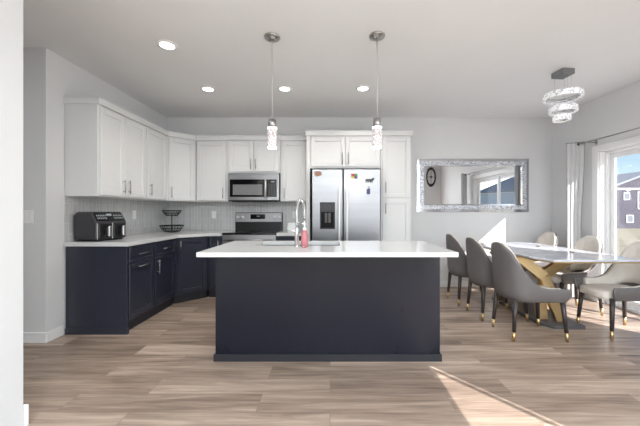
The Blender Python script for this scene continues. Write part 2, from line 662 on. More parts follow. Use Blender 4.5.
def sliding_door(name, x0, y0, y1, h, extra=False):
    """white vinyl sliding door in a wall that faces -X, room face of the wall at x0"""
    fr = MB()
    d0, d1 = x0 + 0.075, x0 + 0.148
    fr.box(x0 + 0.001, x0 + 0.15, y1 - 0.012, y1, 0, h)      # jamb liners
    fr.box(x0 + 0.001, x0 + 0.15, y0, y0 + 0.012, 0, h)
    fr.box(x0 + 0.001, x0 + 0.15, y0, y1, h - 0.012, h)
    fr.box(d0, d1, y1 - 0.035, y1 - 0.012, 0, h - 0.012, 0.003)
    fr.box(d0, d1, y0 + 0.012, y0 + 0.035, 0, h - 0.012, 0.003)
    fr.box(d0, d1, y0 + 0.035, y1 - 0.035, h - 0.045, h - 0.012, 0.003)
    fr.box(d0 - 0.01, d1, y0 + 0.035, y1 - 0.035, 0.0, 0.035, 0.003)
    f = struct(name, fr, 'vinyl')
    f['kind'] = 'structure'
    ym = (y0 + y1) / 2
    far = y1 - 0.192 if extra else y1 - 0.036
    for (a, b, xa) in ((ym - 0.035, far, x0 + 0.098 if extra else x0 + 0.112), (y0 + 0.036, ym + 0.035, x0 + 0.082)):
        sm = MB()
        xb = xa + 0.028
        st = 0.030 if extra else 0.062
        sm.box(xa, xb, b - st, b, 0.036, h - 0.046, 0.003)
        sm.box(xa, xb, a, a + st, 0.036, h - 0.046, 0.003)
        sm.box(xa, xb, a + st, b - st, h - 0.046 - st, h - 0.046, 0.003)
        sm.box(xa, xb, a + st, b - st, 0.036, 0.036 + st + 0.02, 0.003)
        s = link('sash', sm, 'vinyl', f)
        g = MB().box(xa + 0.011, xa + 0.017, a + st, b - st, 0.036 + st + 0.02, h - 0.046 - st)
        link('glass', g, 'glass', s)
    hm = MB()
    hm.box(x0 + 0.066, x0 + 0.082, y0 + 0.055, y0 + 0.08, 0.92, 1.14, 0.004)
    link('handle', hm, 'nickel', f)
    if extra:   # narrow fixed light between the far jamb and the door
        link('glass', MB().box(x0 + 0.109, x0 + 0.115, far, y1 - 0.035, 0.036, h - 0.046), 'glass', f)
    return f


sliding_door('door_1', XR, DY0, DY1, DH)
sliding_door('door_2', JX, EY0, EY1, EH, True)

# ------------------------------------------------------------------ outside
struct('ground', MB().box(-60, 160, -160, 160, -1.0, -0.90), 'grass')
struct('ground_patio', MB().box(3.75, 7.2, 1.0, 5.0, -0.90, -0.14), 'concrete')


def house(label, loc, rz, w_, d, h, rh, siding, wins, gable=False):
    """front is local -y; wins: (x0, x1, z0, z1) measured from the left front corner at the ground"""
    t = thing('neighbour_house', label, 'house', loc, rz, 'houses across the yard')
    o = 0.4
    W, D = w_ / 2 + o, d / 2 + o
    wl = MB()
    r = MB()
    m90 = Matrix(((1, 0, 0, 0), (0, 0, 1, 0), (0, 1, 0, 0), (0, 0, 0, 1)))
    if gable:
        hw = w_ / 2
        wl.prism([(-hw, -0.1), (hw, -0.1), (hw, h), (0, h + rh), (-hw, h)], -d / 2, d / 2, m=m90)
        k = rh / hw
        r.prism([(-W, h - o * k), (0, h + rh), (W, h - o * k), (W, h - o * k + 0.25), (0, h + rh + 0.25), (-W, h - o * k + 0.25)], -D, D, m=m90)
    else:
        wl.box(-w_ / 2, w_ / 2, -d / 2, d / 2, -0.1, h)
        rl = W - D * 0.95
        v = [(-W, -D, h), (W, -D, h), (W, D, h), (-W, D, h), (-rl, 0, h + rh), (rl, 0, h + rh),
             (-W, -D, h - 0.2), (W, -D, h - 0.2), (W, D, h - 0.2), (-W, D, h - 0.2)]
        r._add(v, [(0, 1, 5, 4), (1, 2, 5), (2, 3, 4, 5), (3, 0, 4), (6, 7, 1, 0), (7, 8, 2, 1), (8, 9, 3, 2), (9, 6, 0, 3), (9, 8, 7, 6)])
    part('wall', wl, siding, t)
    part('roof', r, 'shingle', t)
    b = MB()
    b.box(-w_ / 2 - 0.04, w_ / 2 + 0.04, -d / 2 - 0.06, -d / 2, h - 0.32, h - 0.1)
    b.box(-w_ / 2 - 0.05, -w_ / 2 + 0.18, -d / 2 - 0.05, -d / 2, -0.1, h - 0.32)
    b.box(w_ / 2 - 0.18, w_ / 2 + 0.05, -d / 2 - 0.05, -d / 2, -0.1, h - 0.32)
    part('fascia', b, 'housetrim', t)
    y = -d / 2
    k = 0.085
    for (xa, xb, za, zb) in wins:
        xa -= w_ / 2
        xb -= w_ / 2
        fm = MB()
        fm.box(xa - k, xb + k, y - 0.07, y, za - k, za)
        fm.box(xa - k, xb + k, y - 0.07, y, zb, zb + k)
        fm.box(xa - k, xa, y - 0.07, y, za, zb)
        fm.box(xb, xb + k, y - 0.07, y, za, zb)
        fo = part('window', fm, 'housetrim', t)
        part('pane', MB().box(xa, xb, y - 0.03, y, za, zb), 'housepane', fo)
    return t


WINS = [(1.6, 2.7, 3.4, 4.5), (5.4, 7.0, 3.2, 4.6), (9.6, 11.0, 3.4, 4.5), (2.0, 3.2, 0.8, 2.0), (6.0, 8.0, 0.3, 2.2), (11.5, 13.0, 0.8, 2.0)]
house('grey mauve gabled house straight across the yard, seen through the patio door', (40.2, 41.0, -0.90), 0, 10, 8, 5.15, 1.9, 'siding',
      [(1.55, 2.15, 3.65, 4.4), (3.3, 4.7, 2.5, 4.5), (6.8, 8.2, 2.9, 4.5), (1.9, 2.6, 0.8, 1.6), (5.0, 7.0, 0.4, 2.0)], True)
house('grey blue house seen through the mirror reflection of the patio door', (36, -40, -0.90), math.radians(-125), 17, 10, 5.6, 3.3, 'siding_blue', WINS)
house('taupe house farther along the row beyond the lawn', (62, 4, -0.90), math.radians(-85), 18, 10, 5.3, 3.2, 'siding_tan', WINS)

# ------------------------------------------------------------------ cabinet builders
# local frame: x along the width, -y is the front, z up; y = 0 is the carcass front plane


def shaker(x0, x1, z0, z1, rail=0.057, t=0.02, y=0.0):
    mb = MB()
    yf = y - t
    mb.box(x0, x0 + rail, yf, y, z0, z1, 0.004)
    mb.box(x1 - rail, x1, yf, y, z0, z1, 0.004)
    mb.box(x0 + rail, x1 - rail, yf, y, z1 - rail, z1, 0.004)
    mb.box(x0 + rail, x1 - rail, yf, y, z0, z0 + rail, 0.004)
    mb.box(x0 + rail, x1 - rail, y - 0.007, y, z0 + rail, z1 - rail)
    return mb


def handle(x, z, L, vert=True, y=-0.02):
    mb = MB()
    yo = y - 0.028
    if vert:
        mb.tube([(x, yo, z - L / 2), (x, yo, z + L / 2)], 0.0062, 8)
        for s in (-1, 1):
            mb.tube([(x, y, z + s * L * 0.36), (x, yo, z + s * L * 0.36)], 0.0045, 6)
    else:
        mb.tube([(x - L / 2, yo, z), (x + L / 2, yo, z)], 0.0062, 8)
        for s in (-1, 1):
            mb.tube([(x + s * L * 0.36, y, z), (x + s * L * 0.36, yo, z)], 0.0045, 6)
    return mb


def add_door(t, x0, x1, z0, z1, m, hx=None, hz=None, L=0.15, vert=True, name='door', rail=0.057):
    d = part(name, shaker(x0, x1, z0, z1, rail), m, t)
    if hx is not None:
        part('handle', handle(hx, hz, L, vert), 'nickel', d)
    return d


ZU0, ZU1, ZC = 1.372, 2.288, 2.36


def crown(t, w_, d, z0=ZU1, z1=ZC, out=0.022, m='white_cab', left=0.0, right=0.0):
    mb = MB()
    mb.box(-left, w_ + right, -out - 0.006, d, z0, z1 - 0.012, 0.002)
    mb.box(-left * 1.3, w_ + right * 1.3, -out - 0.014, d, z1 - 0.012, z1, 0.002)
    part('crown', mb, m, t)


# ---- upper cabinets
def upper(label, loc, rz, w_, d, doors, z0=ZU0, z1=ZU1, zc=ZC, name='wall_cabinet', crown_sides=(0, 0)):
    t = thing(name, label, 'cabinet', loc, rz, 'white upper cabinets')
    part('carcass', MB().box(0, w_, 0, d, z0, z1, 0.001), 'white_cab', t)
    for (a, b, hx) in doors:
        add_door(t, a, b, z0 + 0.012, z1 - 0.018, 'white_cab', hx, z0 + 0.125, 0.15)
    crown(t, w_, d, z1, zc, left=crown_sides[0], right=crown_sides[1])
    return t


UD = 0.33
UL = XL + UD
upper('white two door upper cabinet nearest the camera on the left wall, end panel showing', (UL, 2.94, 0), PI / 2, 0.760, UD - 0.003,
      [(0.022, 0.374, 0.335), (0.382, 0.742, 0.420)], crown_sides=(0.012, 0))
upper('white single door upper cabinet on left wall between double cabinet and corner cabinet', (UL, 2.94 + 0.762, 0), PI / 2, 0.486, UD - 0.003,
      [(0.022, 0.455, 0.062)])
# corner
tc_ = thing('corner_wall_cabinet', 'white diagonal corner upper cabinet above the wire fruit basket', 'cabinet', (UL, 4.19, 0), PI / 4, 'white upper cabinets')
Rm = Matrix.Rotation(-PI / 4, 4, 'Z') @ Matrix.Translation((-UL, -4.19, 0))


def loc45(pts):
    return [tuple((Rm @ Vector((p[0], p[1], 0)))[:2]) for p in pts]


CX, CY = -2.03, 4.47
cpts = [(UL, 4.19), (CX, CY), (CX, YB - 0.012), (XL + 0.012, YB - 0.012), (XL + 0.012, 4.19)]
part('carcass', MB().prism(loc45(cpts), ZU0, ZU1), 'white_cab', tc_)
wd = math.hypot(CX - UL, CY - 4.19)
add_door(tc_, 0.02, wd - 0.02, ZU0 + 0.012, ZU1 - 0.018, 'white_cab', 0.052, ZU0 + 0.125, 0.15)
ck = loc45([(UL + 0.026, 4.181), (CX + 0.009, CY - 0.026), (CX + 0.009, YB - 0.012), (XL + 0.012, YB - 0.012), (XL + 0.012, 4.181)])
part('crown', MB().prism(ck, ZU1, ZC), 'white_cab', tc_)

UY = YB - UD
upper('white single door upper cabinet between the corner cabinet and the microwave', (CX + 0.012, UY, 0), 0, -1.53 - CX - 0.014, UD - 0.012,
      [(0.016, 0.45, 0.415)])
MWY = 4.44
t = thing('wall_cabinet', 'short white two door upper cabinet directly above the microwave', 'cabinet', (-1.528, MWY, 0), 0, 'white upper cabinets')
part('carcass', MB().box(0, 0.776, 0, YB - MWY - 0.012, 1.80, ZU1, 0.001), 'white_cab', t)
add_door(t, 0.018, 0.384, 1.815, ZU1 - 0.018, 'white_cab', 0.352, 1.93, 0.15)
add_door(t, 0.392, 0.758, 1.815, ZU1 - 0.018, 'white_cab', 0.424, 1.93, 0.15)
crown(t, 0.776, YB - MWY - 0.012, left=0.004, right=0.004)
upper('white narrow single door upper cabinet between microwave and refrigerator', (-0.748, UY, 0), 0, 0.412, UD - 0.012,
      [(0.030, 0.385, 0.062)])

# refrigerator surround
FY = 4.19
t = thing('refrigerator_cabinet', 'white two door cabinet over the refrigerator with tall side panel', 'cabinet', (-0.333, FY, 0), 0, 'white upper cabinets')
part('carcass', MB().box(0.052, 1.048, 0, 0.598, 1.83, ZU1, 0.001), 'white_cab', t)
part('side_panel', MB().box(0, 0.050, -0.012, 0.598, 0, ZU1, 0.001), 'white_cab', t)
add_door(t, 0.066, 0.546, 1.852, ZU1 - 0.02, 'white_cab', 0.508, 1.965, 0.16)
add_door(t, 0.554, 1.036, 1.852, ZU1 - 0.02, 'white_cab', 0.592, 1.965, 0.16)
crown(t, 1.049, 0.598, left=0.012)
t = thing('pantry_cabinet', 'tall white pantry cabinet with two stacked doors right of the refrigerator', 'cabinet', (0.720, FY, 0), 0)
part('carcass', MB().box(0, 0.428, 0, 0.608, 0.10, ZU1, 0.001), 'white_cab', t)
part('toe_kick', MB().box(0.0, 0.428, 0.06, 0.608, 0, 0.10), 'white_cab', t)
add_door(t, 0.022, 0.406, 1.415, ZU1 - 0.02, 'white_cab', 0.062, 1.56, 0.15)
add_door(t, 0.022, 0.406, 0.115, 1.385, 'white_cab', 0.062, 1.265, 0.15)
crown(t, 0.428, 0.608, right=0.014)

# ---- base cabinets (navy)
BX = XL + 0.61 - 0.01
t = thing('base_cabinet', 'navy base cabinet under the air fryer with dark end panel, drawer and pull-out door', 'cabinet', (BX, 2.94, 0), PI / 2, 'navy base cabinets')
part('carcass', MB().box(0.02, 0.474, 0, 0.597, 0.10, 0.874), 'navy', t)
part('end_panel', MB().box(0, 0.02, -0.022, 0.585, 0.0, 0.874, 0.001), 'navy', t)
part('toe_kick', MB().box(0.02, 0.474, 0.025, 0.597, 0, 0.10), 'toe', t)
part('shoe_moulding', MB().box(-0.013, 0.02, -0.034, 0.585, 0.0, 0.062, 0.003), 'navy', t)
add_door(t, 0.045, 0.462, 0.695, 0.862, 'navy', 0.25, 0.775, 0.18, False, 'drawer', 0.03)
add_door(t, 0.045, 0.462, 0.125, 0.685, 'navy', 0.25, 0.645, 0.18, False)
t = thing('base_cabinet', 'navy base cabinet with drawer over door beside the corner cabinet on the left run', 'cabinet', (BX, 2.94 + 0.476, 0), PI / 2, 'navy base cabinets')
part('carcass', MB().box(0, 0.47, 0, 0.597, 0.10, 0.874), 'navy', t)
part('toe_kick', MB().box(0, 0.47, 0.025, 0.597, 0, 0.10), 'toe', t)
add_door(t, 0.014, 0.452, 0.695, 0.862, 'navy', 0.23, 0.775, 0.18, False, 'drawer', 0.03)
add_door(t, 0.014, 0.452, 0.125, 0.685, 'navy', 0.048, 0.575, 0.16)
# corner base
BCX, BCY = -1.726, 4.19
bcp = [(BX, 3.888), (BCX, BCY), (BCX, YB - 0.012), (XL + 0.012, YB - 0.012), (XL + 0.012, 3.888)]
bx0, by0 = bcp[0]
ang = math.atan2(BCY - by0, BCX - bx0)
Rb = Matrix.Rotation(-ang, 4, 'Z') @ Matrix.Translation((-bx0, -by0, 0))
t = thing('corner_base_cabinet', 'navy diagonal corner base cabinet with one tall door', 'cabinet', (bx0, by0, 0), ang, 'navy base cabinets')
lp = [tuple((Rb @ Vector((p[0], p[1], 0)))[:2]) for p in bcp]
part('carcass', MB().prism(lp, 0.10, 0.874), 'navy', t)
lt = [(lp[0][0] + 0.015, lp[0][1] + 0.03), (lp[1][0] - 0.01, lp[1][1] + 0.03), lp[2], lp[3], lp[4]]
part('toe_kick', MB().prism(lt, 0, 0.10), 'toe', t)
wb = math.hypot(BCX - bx0, BCY - by0)
add_door(t, 0.03, wb - 0.03, 0.125, 0.855, 'navy', 0.062, 0.755, 0.15)
# back run: left and right of the range
t = thing('base_cabinet', 'narrow navy base cabinet tucked between corner cabinet and range', 'cabinet', (BCX + 0.002, 4.19, 0), 0, 'navy base cabinets')
part('carcass', MB().box(0, 0.202, 0, 0.60, 0.10, 0.874), 'navy', t)
part('toe_kick', MB().box(0, 0.202, 0.03, 0.60, 0, 0.10), 'toe', t)
add_door(t, 0.012, 0.19, 0.125, 0.862, 'navy', 0.155, 0.74, 0.15, rail=0.045)
t = thing('base_cabinet', 'navy base cabinet with drawer between range and refrigerator', 'cabinet', (-0.750, 4.19, 0), 0, 'navy base cabinets')
part('carcass', MB().box(0, 0.414, 0, 0.60, 0.10, 0.874), 'navy', t)
part('toe_kick', MB().box(0, 0.414, 0.03, 0.60, 0, 0.10), 'toe', t)
add_door(t, 0.014, 0.40, 0.695, 0.862, 'navy', 0.207, 0.775, 0.16, False, 'drawer', 0.03)
add_door(t, 0.014, 0.40, 0.125, 0.685, 'navy', 0.048, 0.575, 0.16)

# ---- worktops
ct = [(XL + 0.009, 2.92), (-1.992, 2.92), (-1.992, 3.872), (BCX + 0.012, 4.150), (-1.522, 4.150), (-1.522, YB - 0.009), (XL + 0.009, YB - 0.009)]
solo('countertop', 'white quartz worktop running along the left wall and around the corner to the range', 'countertop',
     MB().prism(ct, 0.8745, 0.915, 0.002), 'quartz', (-2.3, 3.4, 0.8745))
solo('countertop', 'small white quartz worktop piece between range and refrigerator', 'countertop',
     MB().box(-0.750, -0.336, 4.150, YB - 0.009, 0.8745, 0.915, 0.002), 'quartz', (-0.54, 4.4, 0.8745))

# ---- island
IX0, IX1 = -0.937, 0.900
t = thing('kitchen_island', 'dark stained kitchen island with plain back panel under a white top', 'island', (0, 2.65, 0))
part('carcass', MB().box(IX0 + 0.003, IX1 - 0.003, 2.415, 2.88, 0.0, 0.70), 'island', t, True)
rim = MB()
rim.box(IX0 + 0.003, IX1 - 0.003, 2.415, 2.435, 0.70, 0.899)
rim.box(IX0 + 0.003, IX1 - 0.003, 2.86, 2.88, 0.70, 0.899)
rim.box(IX0 + 0.003, IX0 + 0.03, 2.435, 2.86, 0.70, 0.899)
rim.box(IX1 - 0.03, IX1 - 0.003, 2.435, 2.86, 0.70, 0.899)
part('apron', rim, 'island', t, True)
bb = MB()
bb.box(IX0 - 0.010, IX1 + 0.010, 2.401, 2.415, 0, 0.058, 0.003)
bb.box(IX0 - 0.010, IX0 + 0.003, 2.415, 2.88, 0, 0.058, 0.003)
bb.box(IX1 - 0.003, IX1 + 0.010, 2.415, 2.88, 0, 0.058, 0.003)
part('baseboard', bb, 'toe', t, True)
for i in range(4):
    x0 = IX0 + 0.02 + i * 0.452
    dm = MB().box(x0, x0 + 0.44, 2.88, 2.90, 0.11, 0.885, 0.002)
    d = part('door', dm, 'navy', t, True)
    part('handle', MB().tube([(x0 + 0.06, 2.928, 0.6), (x0 + 0.06, 2.928, 0.76)], 0.006).tube([(x0 + 0.06, 2.90, 0.63), (x0 + 0.06, 2.928, 0.63)], 0.0045)
         .tube([(x0 + 0.06, 2.90, 0.73), (x0 + 0.06, 2.928, 0.73)], 0.0045), 'nickel', d, True)

SX0, SX1, SY0, SY1 = -0.645, 0.085, 2.50, 2.85
it = MB()
TZ0, TZ1 = 0.8995, 0.932
v = []
ox0, ox1, oy0, oy1 = IX0 - 0.002, IX1 + 0.003, 2.08, 2.915
for z in (TZ0, TZ1):
    v += [(ox0, oy0, z), (ox1, oy0, z), (ox1, oy1, z), (ox0, oy1, z), (SX0, SY0, z), (SX1, SY0, z), (SX1, SY1, z), (SX0, SY1, z)]
f = []
for a in range(4):
    b = (a + 1) % 4
    f.append((8 + a, 8 + b, 12 + b, 12 + a))
    f.append((a, 4 + a, 4 + b, b))
    f.append((a, b, 8 + b, 8 + a))
    f.append((4 + a, 12 + a, 12 + b, 4 + b))
it._add(v, f)
solo('island_countertop', 'white quartz island worktop with sink cut-out and front overhang', 'countertop', it, 'quartz', (0, 2.5, TZ0))
sk = MB()
th = 0.004
sz0 = 0.715
sk.box(SX0 - th, SX1 + th, SY0 - th, SY1 + th, sz0 - th, sz0)
sk.box(SX0 - th, SX0, SY0 - th, SY1 + th, sz0, TZ0 - 0.0005)
sk.box(SX1, SX1 + th, SY0 - th, SY1 + th, sz0, TZ0 - 0.0005)
sk.box(SX0, SX1, SY0 - th, SY0, sz0, TZ0 - 0.0005)
sk.box(SX0, SX1, SY1, SY1 + th, sz0, TZ0 - 0.0005)
t = thing('sink', 'stainless undermount sink set in the island worktop', 'sink', ((SX0 + SX1) / 2, (SY0 + SY1) / 2, sz0 - th))
part('bowl', sk, 'sink_steel', t, True)
part('drain', MB().lathe([(0.045, sz0), (0.045, sz0 + 0.003), (0.03, sz0 + 0.004), (0.0, sz0 + 0.002)], ((SX0 + SX1) / 2, (SY0 + SY1) / 2, 0), 20), 'chrome', t, True)

# ---- faucet
fx, fy, fz = -0.272, 2.425, TZ1
t = thing('faucet', 'chrome spring pull-down faucet standing on the island worktop', 'faucet', (fx, fy, fz))
part('base', MB().lathe([(0.026, 0), (0.026, 0.008), (0.018, 0.012), (0.016, 0.15), (0.013, 0.158)], (0, 0, 0), 20), 'chrome', t)
dirx, diry = 0.046, 0.19
path = [(0, 0, 0.15), (0, 0, 0.22), (0, 0, 0.29)]
for i in range(1, 13):
    a = PI * i / 12
    k = (1 - math.cos(a)) / 2
    path.append((dirx * k, diry * k, 0.29 + 0.100 * math.sin(a)))
path += [(dirx, diry, 0.26), (dirx, diry, 0.20)]
part('hose', MB().tube(path, 0.007, 8), 'chrome', t)
# spring coil round the hose
def sample(path, u):
    P = [Vector(p) for p in path]
    L = [0]
    for a, b in zip(P, P[1:]):
        L.append(L[-1] + (b - a).length)
    d = u * L[-1]
    for i in range(len(P) - 1):
        if d <= L[i + 1]:
            return P[i].lerp(P[i + 1], (d - L[i]) / (L[i + 1] - L[i]))
    return P[-1]
coil = []
turns = 34
for i in range(turns * 9 + 1):
    u = i / (turns * 9)
    c0 = sample(path, u)
    c1 = sample(path, min(1, u + 0.01))
    c2 = sample(path, max(0, u - 0.01))
    tt = (c1 - c2).normalized()
    side = Vector((diry, -dirx, 0)).normalized()
    nn = side.cross(tt)
    a = 2 * PI * i / 9
    coil.append(c0 + (side * math.cos(a) + nn * math.sin(a)) * 0.0125)
part('spring', MB().tube(coil, 0.0028, 5), 'chrome', t)
part('spray_head', MB().lathe([(0.011, 0.07), (0.0155, 0.075), (0.0165, 0.12), (0.012, 0.20), (0.009, 0.205)], (dirx, diry, 0), 16), 'chrome', t)
arm = MB().tube([(0, 0, 0.20), (dirx * 0.5, diry * 0.5, 0.19), (dirx * 0.9, diry * 0.9, 0.185)], 0.005, 8)
part('holder_arm', arm, 'chrome', t)
part('lever', MB().tube([(0, 0, 0.125), (-0.03, 0, 0.128), (-0.078, -0.005, 0.132)], [0.008, 0.005, 0.004], 8), 'chrome', t)

# ---- soap bottle
t = thing('soap_bottle', 'pink liquid hand soap bottle with white pump beside the faucet', 'soap bottle', (-0.205, 2.385, TZ1))
part('bottle', MB().lathe([(0.024, 0.0), (0.0275, 0.004), (0.0285, 0.06), (0.0275, 0.105), (0.02, 0.128), (0.012, 0.138), (0.012, 0.146)], (0, 0, 0), 22), 'pink_soap', t)
part('base_rim', MB().lathe([(0.0278, 0.001), (0.029, 0.002), (0.0292, 0.012), (0.0285, 0.013)], (0, 0, 0), 22), 'clear', t)
pm = MB()
pm.lathe([(0.014, 0.138), (0.014, 0.156), (0.005, 0.158), (0.005, 0.18), (0.011, 0.181), (0.011, 0.19), (0.0, 0.191)], (0, 0, 0), 16)
pm.tube([(0, 0, 0.186), (-0.012, 0.03, 0.184), (-0.015, 0.04, 0.178)], 0.0045, 8)
part('pump', pm, 'whiteplastic', t)

# ------------------------------------------------------------------ appliances
# microwave
mx0, mx1, my = -1.520, -0.758, 4.405
t = thing('microwave', 'stainless over-the-range microwave with dark window and right control strip', 'microwave', (-1.14, 4.6, 1.37))
part('body', MB().box(mx0, mx1, my + 0.022, YB - 0.012, 1.375, 1.795, 0.002), 'black', t, True)
W = mx1 - mx0
part('top_vent', MB().box(mx0, mx1, my + 0.006, my + 0.022, 1.770, 1.795, 0.002), 'steel', t, True)
xd = mx0 + W * 0.755
df = MB()
gx0, gx1, gz0, gz1 = mx0 + 0.028, xd - 0.028, 1.437, 1.697
df.box(mx0, gx0, my, my + 0.022, 1.39, 1.768, 0.001)
df.box(gx1, xd, my, my + 0.022, 1.39, 1.768, 0.001)
df.box(gx0, gx1, my, my + 0.022, gz1, 1.768, 0.001)
df.box(gx0, gx1, my, my + 0.022, 1.39, gz0, 0.001)
d = part('door', df, 'steel', t, True)
part('door_glass', MB().box(gx0, gx1, my + 0.002, my + 0.02, gz0, gz1), 'blackglass', d, True)
part('window', MB().box(gx0 + 0.045, gx1 - 0.035, my + 0.0005, my + 0.002, gz0 + 0.028, gz1 - 0.075), 'greyglass', d, True)
hm = MB().tube([(xd - 0.008, my - 0.035, 1.42), (xd - 0.008, my - 0.035, 1.715)], 0.0135, 10)
hm.tube([(xd - 0.008, my, 1.44), (xd - 0.008, my - 0.035, 1.44)], 0.007, 8).tube([(xd - 0.008, my, 1.70), (xd - 0.008, my - 0.035, 1.70)], 0.007, 8)
part('handle', hm, 'bright_steel', d, True)
part('emblem', MB().lathe([(0.016, 0.0), (0.016, 0.002), (0.013, 0.0025), (0.0, 0.0025)], (0, 0, 0), 20,
     m=Matrix.Translation((mx0 + W * 0.475, my, 1.734)) @ Matrix.Rotation(PI / 2, 4, 'X')), 'nickel', d, True)
cf = MB()
cf.box(xd + 0.002, mx1, my, my + 0.022, 1.697, 1.768, 0.001)
cf.box(xd + 0.002, mx1, my, my + 0.022, 1.39, 1.437, 0.001)
cf.box(mx1 - 0.036, mx1, my, my + 0.022, 1.437, 1.697, 0.001)
part('control_frame', cf, 'steel', t, True)
cp = part('control_panel', MB().box(xd + 0.002, mx1 - 0.036, my + 0.002, my + 0.02, 1.437, 1.697), 'blackglass', t, True)
bm_ = MB()
for r in range(6):
    for c in range(3):
        bm_.box(xd + 0.034 + c * 0.036, xd + 0.050 + c * 0.036, my + 0.0008, my + 0.002, 1.462 + r * 0.03, 1.470 + r * 0.03)
part('buttons', bm_, 'darkgrey', cp, True)
part('display', MB().box(xd + 0.07, xd + 0.115, my + 0.0008, my + 0.002, 1.655, 1.672), 'display', cp, True)
part('bottom_grille', MB().box(mx0 + 0.05, mx1 - 0.05, my + 0.03, my + 0.28, 1.365, 1.375), 'black', t, True)

# range
rx0, rx1 = -1.517, -0.757
t = thing('range', 'stainless freestanding electric range with black glass cooktop and rear control console', 'range', (-1.137, 4.45, 0))
part('body', MB().box(rx0, rx1, 4.195, YB - 0.012, 0.02, 0.895, 0.002), 'charcoal', t, True)
part('cooktop', MB().box(rx0, rx1, 4.165, 4.715, 0.896, 0.918, 0.004), 'blackglass', t, True)
bz = MB()
for (bx, by, br_) in ((-1.33, 4.31, 0.10), (-0.94, 4.31, 0.085), (-1.33, 4.57, 0.08), (-0.94, 4.57, 0.10)):
    bz.lathe([(br_ - 0.003, 0.918), (br_ - 0.003, 0.9188), (br_, 0.9188), (br_, 0.918), (br_ - 0.003, 0.918)], (bx, by, 0), 32)
part('burner_rings', bz, 'darkgrey', t, True)
od = part('oven_door', MB().box(rx0 + 0.002, rx1 - 0.002, 4.160, 4.195, 0.20, 0.890, 0.003), 'steel', t, True)
part('window', MB().box(rx0 + 0.10, rx1 - 0.10, 4.158, 4.161, 0.36, 0.70), 'blackglass', od, True)
part('handle', MB().tube([(rx0 + 0.05, 4.115, 0.82), (rx1 - 0.05, 4.115, 0.82)], 0.012, 10).tube([(rx0 + 0.08, 4.115, 0.82), (rx0 + 0.08, 4.16, 0.82)], 0.008, 8)
     .tube([(rx1 - 0.08, 4.115, 0.82), (rx1 - 0.08, 4.16, 0.82)], 0.008, 8), 'steel', od, True)
part('drawer', MB().box(rx0 + 0.002, rx1 - 0.002, 4.165, 4.195, 0.05, 0.195, 0.003), 'steel', t, True)
part('backguard', MB().box(rx0 + 0.004, rx1 - 0.004, 4.722, YB - 0.012, 0.896, 1.205, 0.006), 'black', t, True)
cs = part('console', MB().box(rx0 + 0.012, rx1 - 0.012, 4.712, 4.722, 1.055, 1.196, 0.003), 'console_steel', t, True)
dp = part('display', MB().box(-1.265, -1.03, 4.709, 4.7125, 1.10, 1.175), 'blackglass', cs, True)
part('digits', MB().box(-1.165, -1.135, 4.7075, 4.7092, 1.138, 1.152).box(-1.128, -1.118, 4.7075, 4.7092, 1.138, 1.152), 'display', dp, True)
for x in (-1.462, -1.392, -0.872, -0.805):
    part('knob', MB().lathe([(0.025, 0), (0.024, 0.022), (0.020, 0.026), (0, 0.026)], (0, 0, 0), 20,
         m=Matrix.Translation((x, 4.713, 1.128)) @ Matrix.Rotation(PI / 2, 4, 'X')), 'bright_steel', cs, True)

# refrigerator
ry = 3.975
gx0, gx1 = -0.243, 0.678
t = thing('refrigerator', 'stainless side-by-side refrigerator with black ice and water dispenser', 'refrigerator', (0.217, 4.4, 0))
part('body', MB().box(gx0 + 0.006, gx1 - 0.006, ry + 0.075, 4.76, 0.03, 1.775, 0.004), 'charcoal', t, True)
gm = 0.176
d1_ = part('door', MB().box(gx0, gm - 0.004, ry, ry + 0.068, 0.10, 1.79, 0.008, seg=2), 'fridge_steel', t, True)
d2_ = part('door', MB().box(gm + 0.006, gx1, ry, ry + 0.068, 0.10, 1.79, 0.008, seg=2), 'fridge_steel', t, True)
part('toe_grille', MB().box(gx0 + 0.01, gx1 - 0.01, ry + 0.02, ry + 0.08, 0.015, 0.095), 'black', t, True)
for dd, hx in ((d1_, gm - 0.052), (d2_, gm + 0.052)):
    hm = MB()
    z0, z1 = 0.62, 1.53
    hm.box(hx - 0.013, hx + 0.013, ry - 0.055, ry - 0.035, z0, z1, 0.006, seg=2)
    hm.box(hx - 0.010, hx + 0.010, ry - 0.04, ry, z0 + 0.01, z0 + 0.05, 0.003)
    hm.box(hx - 0.010, hx + 0.010, ry - 0.04, ry, z1 - 0.05, z1 - 0.01, 0.003)
    part('handle', hm, 'bright_steel', dd, True)
dx0, dx1, dz0, dz1 = -0.135, 0.068, 0.985, 1.345
dm = MB()
dm.box(dx0, dx0 + 0.018, ry - 0.006, ry, dz0, dz1, 0.002)
dm.box(dx1 - 0.018, dx1, ry - 0.006, ry, dz0, dz1, 0.002)
dm.box(dx0, dx1, ry - 0.006, ry, dz0, dz0 + 0.018, 0.002)
dm.box(dx0, dx1, ry - 0.010, ry, dz1 - 0.135, dz1, 0.004)
dsp = part('dispenser', dm, 'black', d1_, True)
dsp['label'] = 'black dispenser frame'
part('recess', MB().box(dx0 + 0.018, dx1 - 0.018, ry - 0.003, ry + 0.001, dz0 + 0.018, dz1 - 0.135), 'deep_black', t, True)
part('paddle', MB().box(-0.07, -0.035, ry - 0.014, ry - 0.003, 1.07, 1.20, 0.004).box(-0.025, 0.01, ry - 0.014, ry - 0.003, 1.07, 1.20, 0.004), 'darkgrey', t, True)
part('display', MB().box(-0.075, 0.008, ry - 0.0115, ry - 0.010, 1.285, 1.305), 'blackglass', t, True)

# magnets
def fpx(px, py, D=ry):
    return ((px - 330) * D / 296.0, 1.22 - (py - 211.5) * D / 296.0)

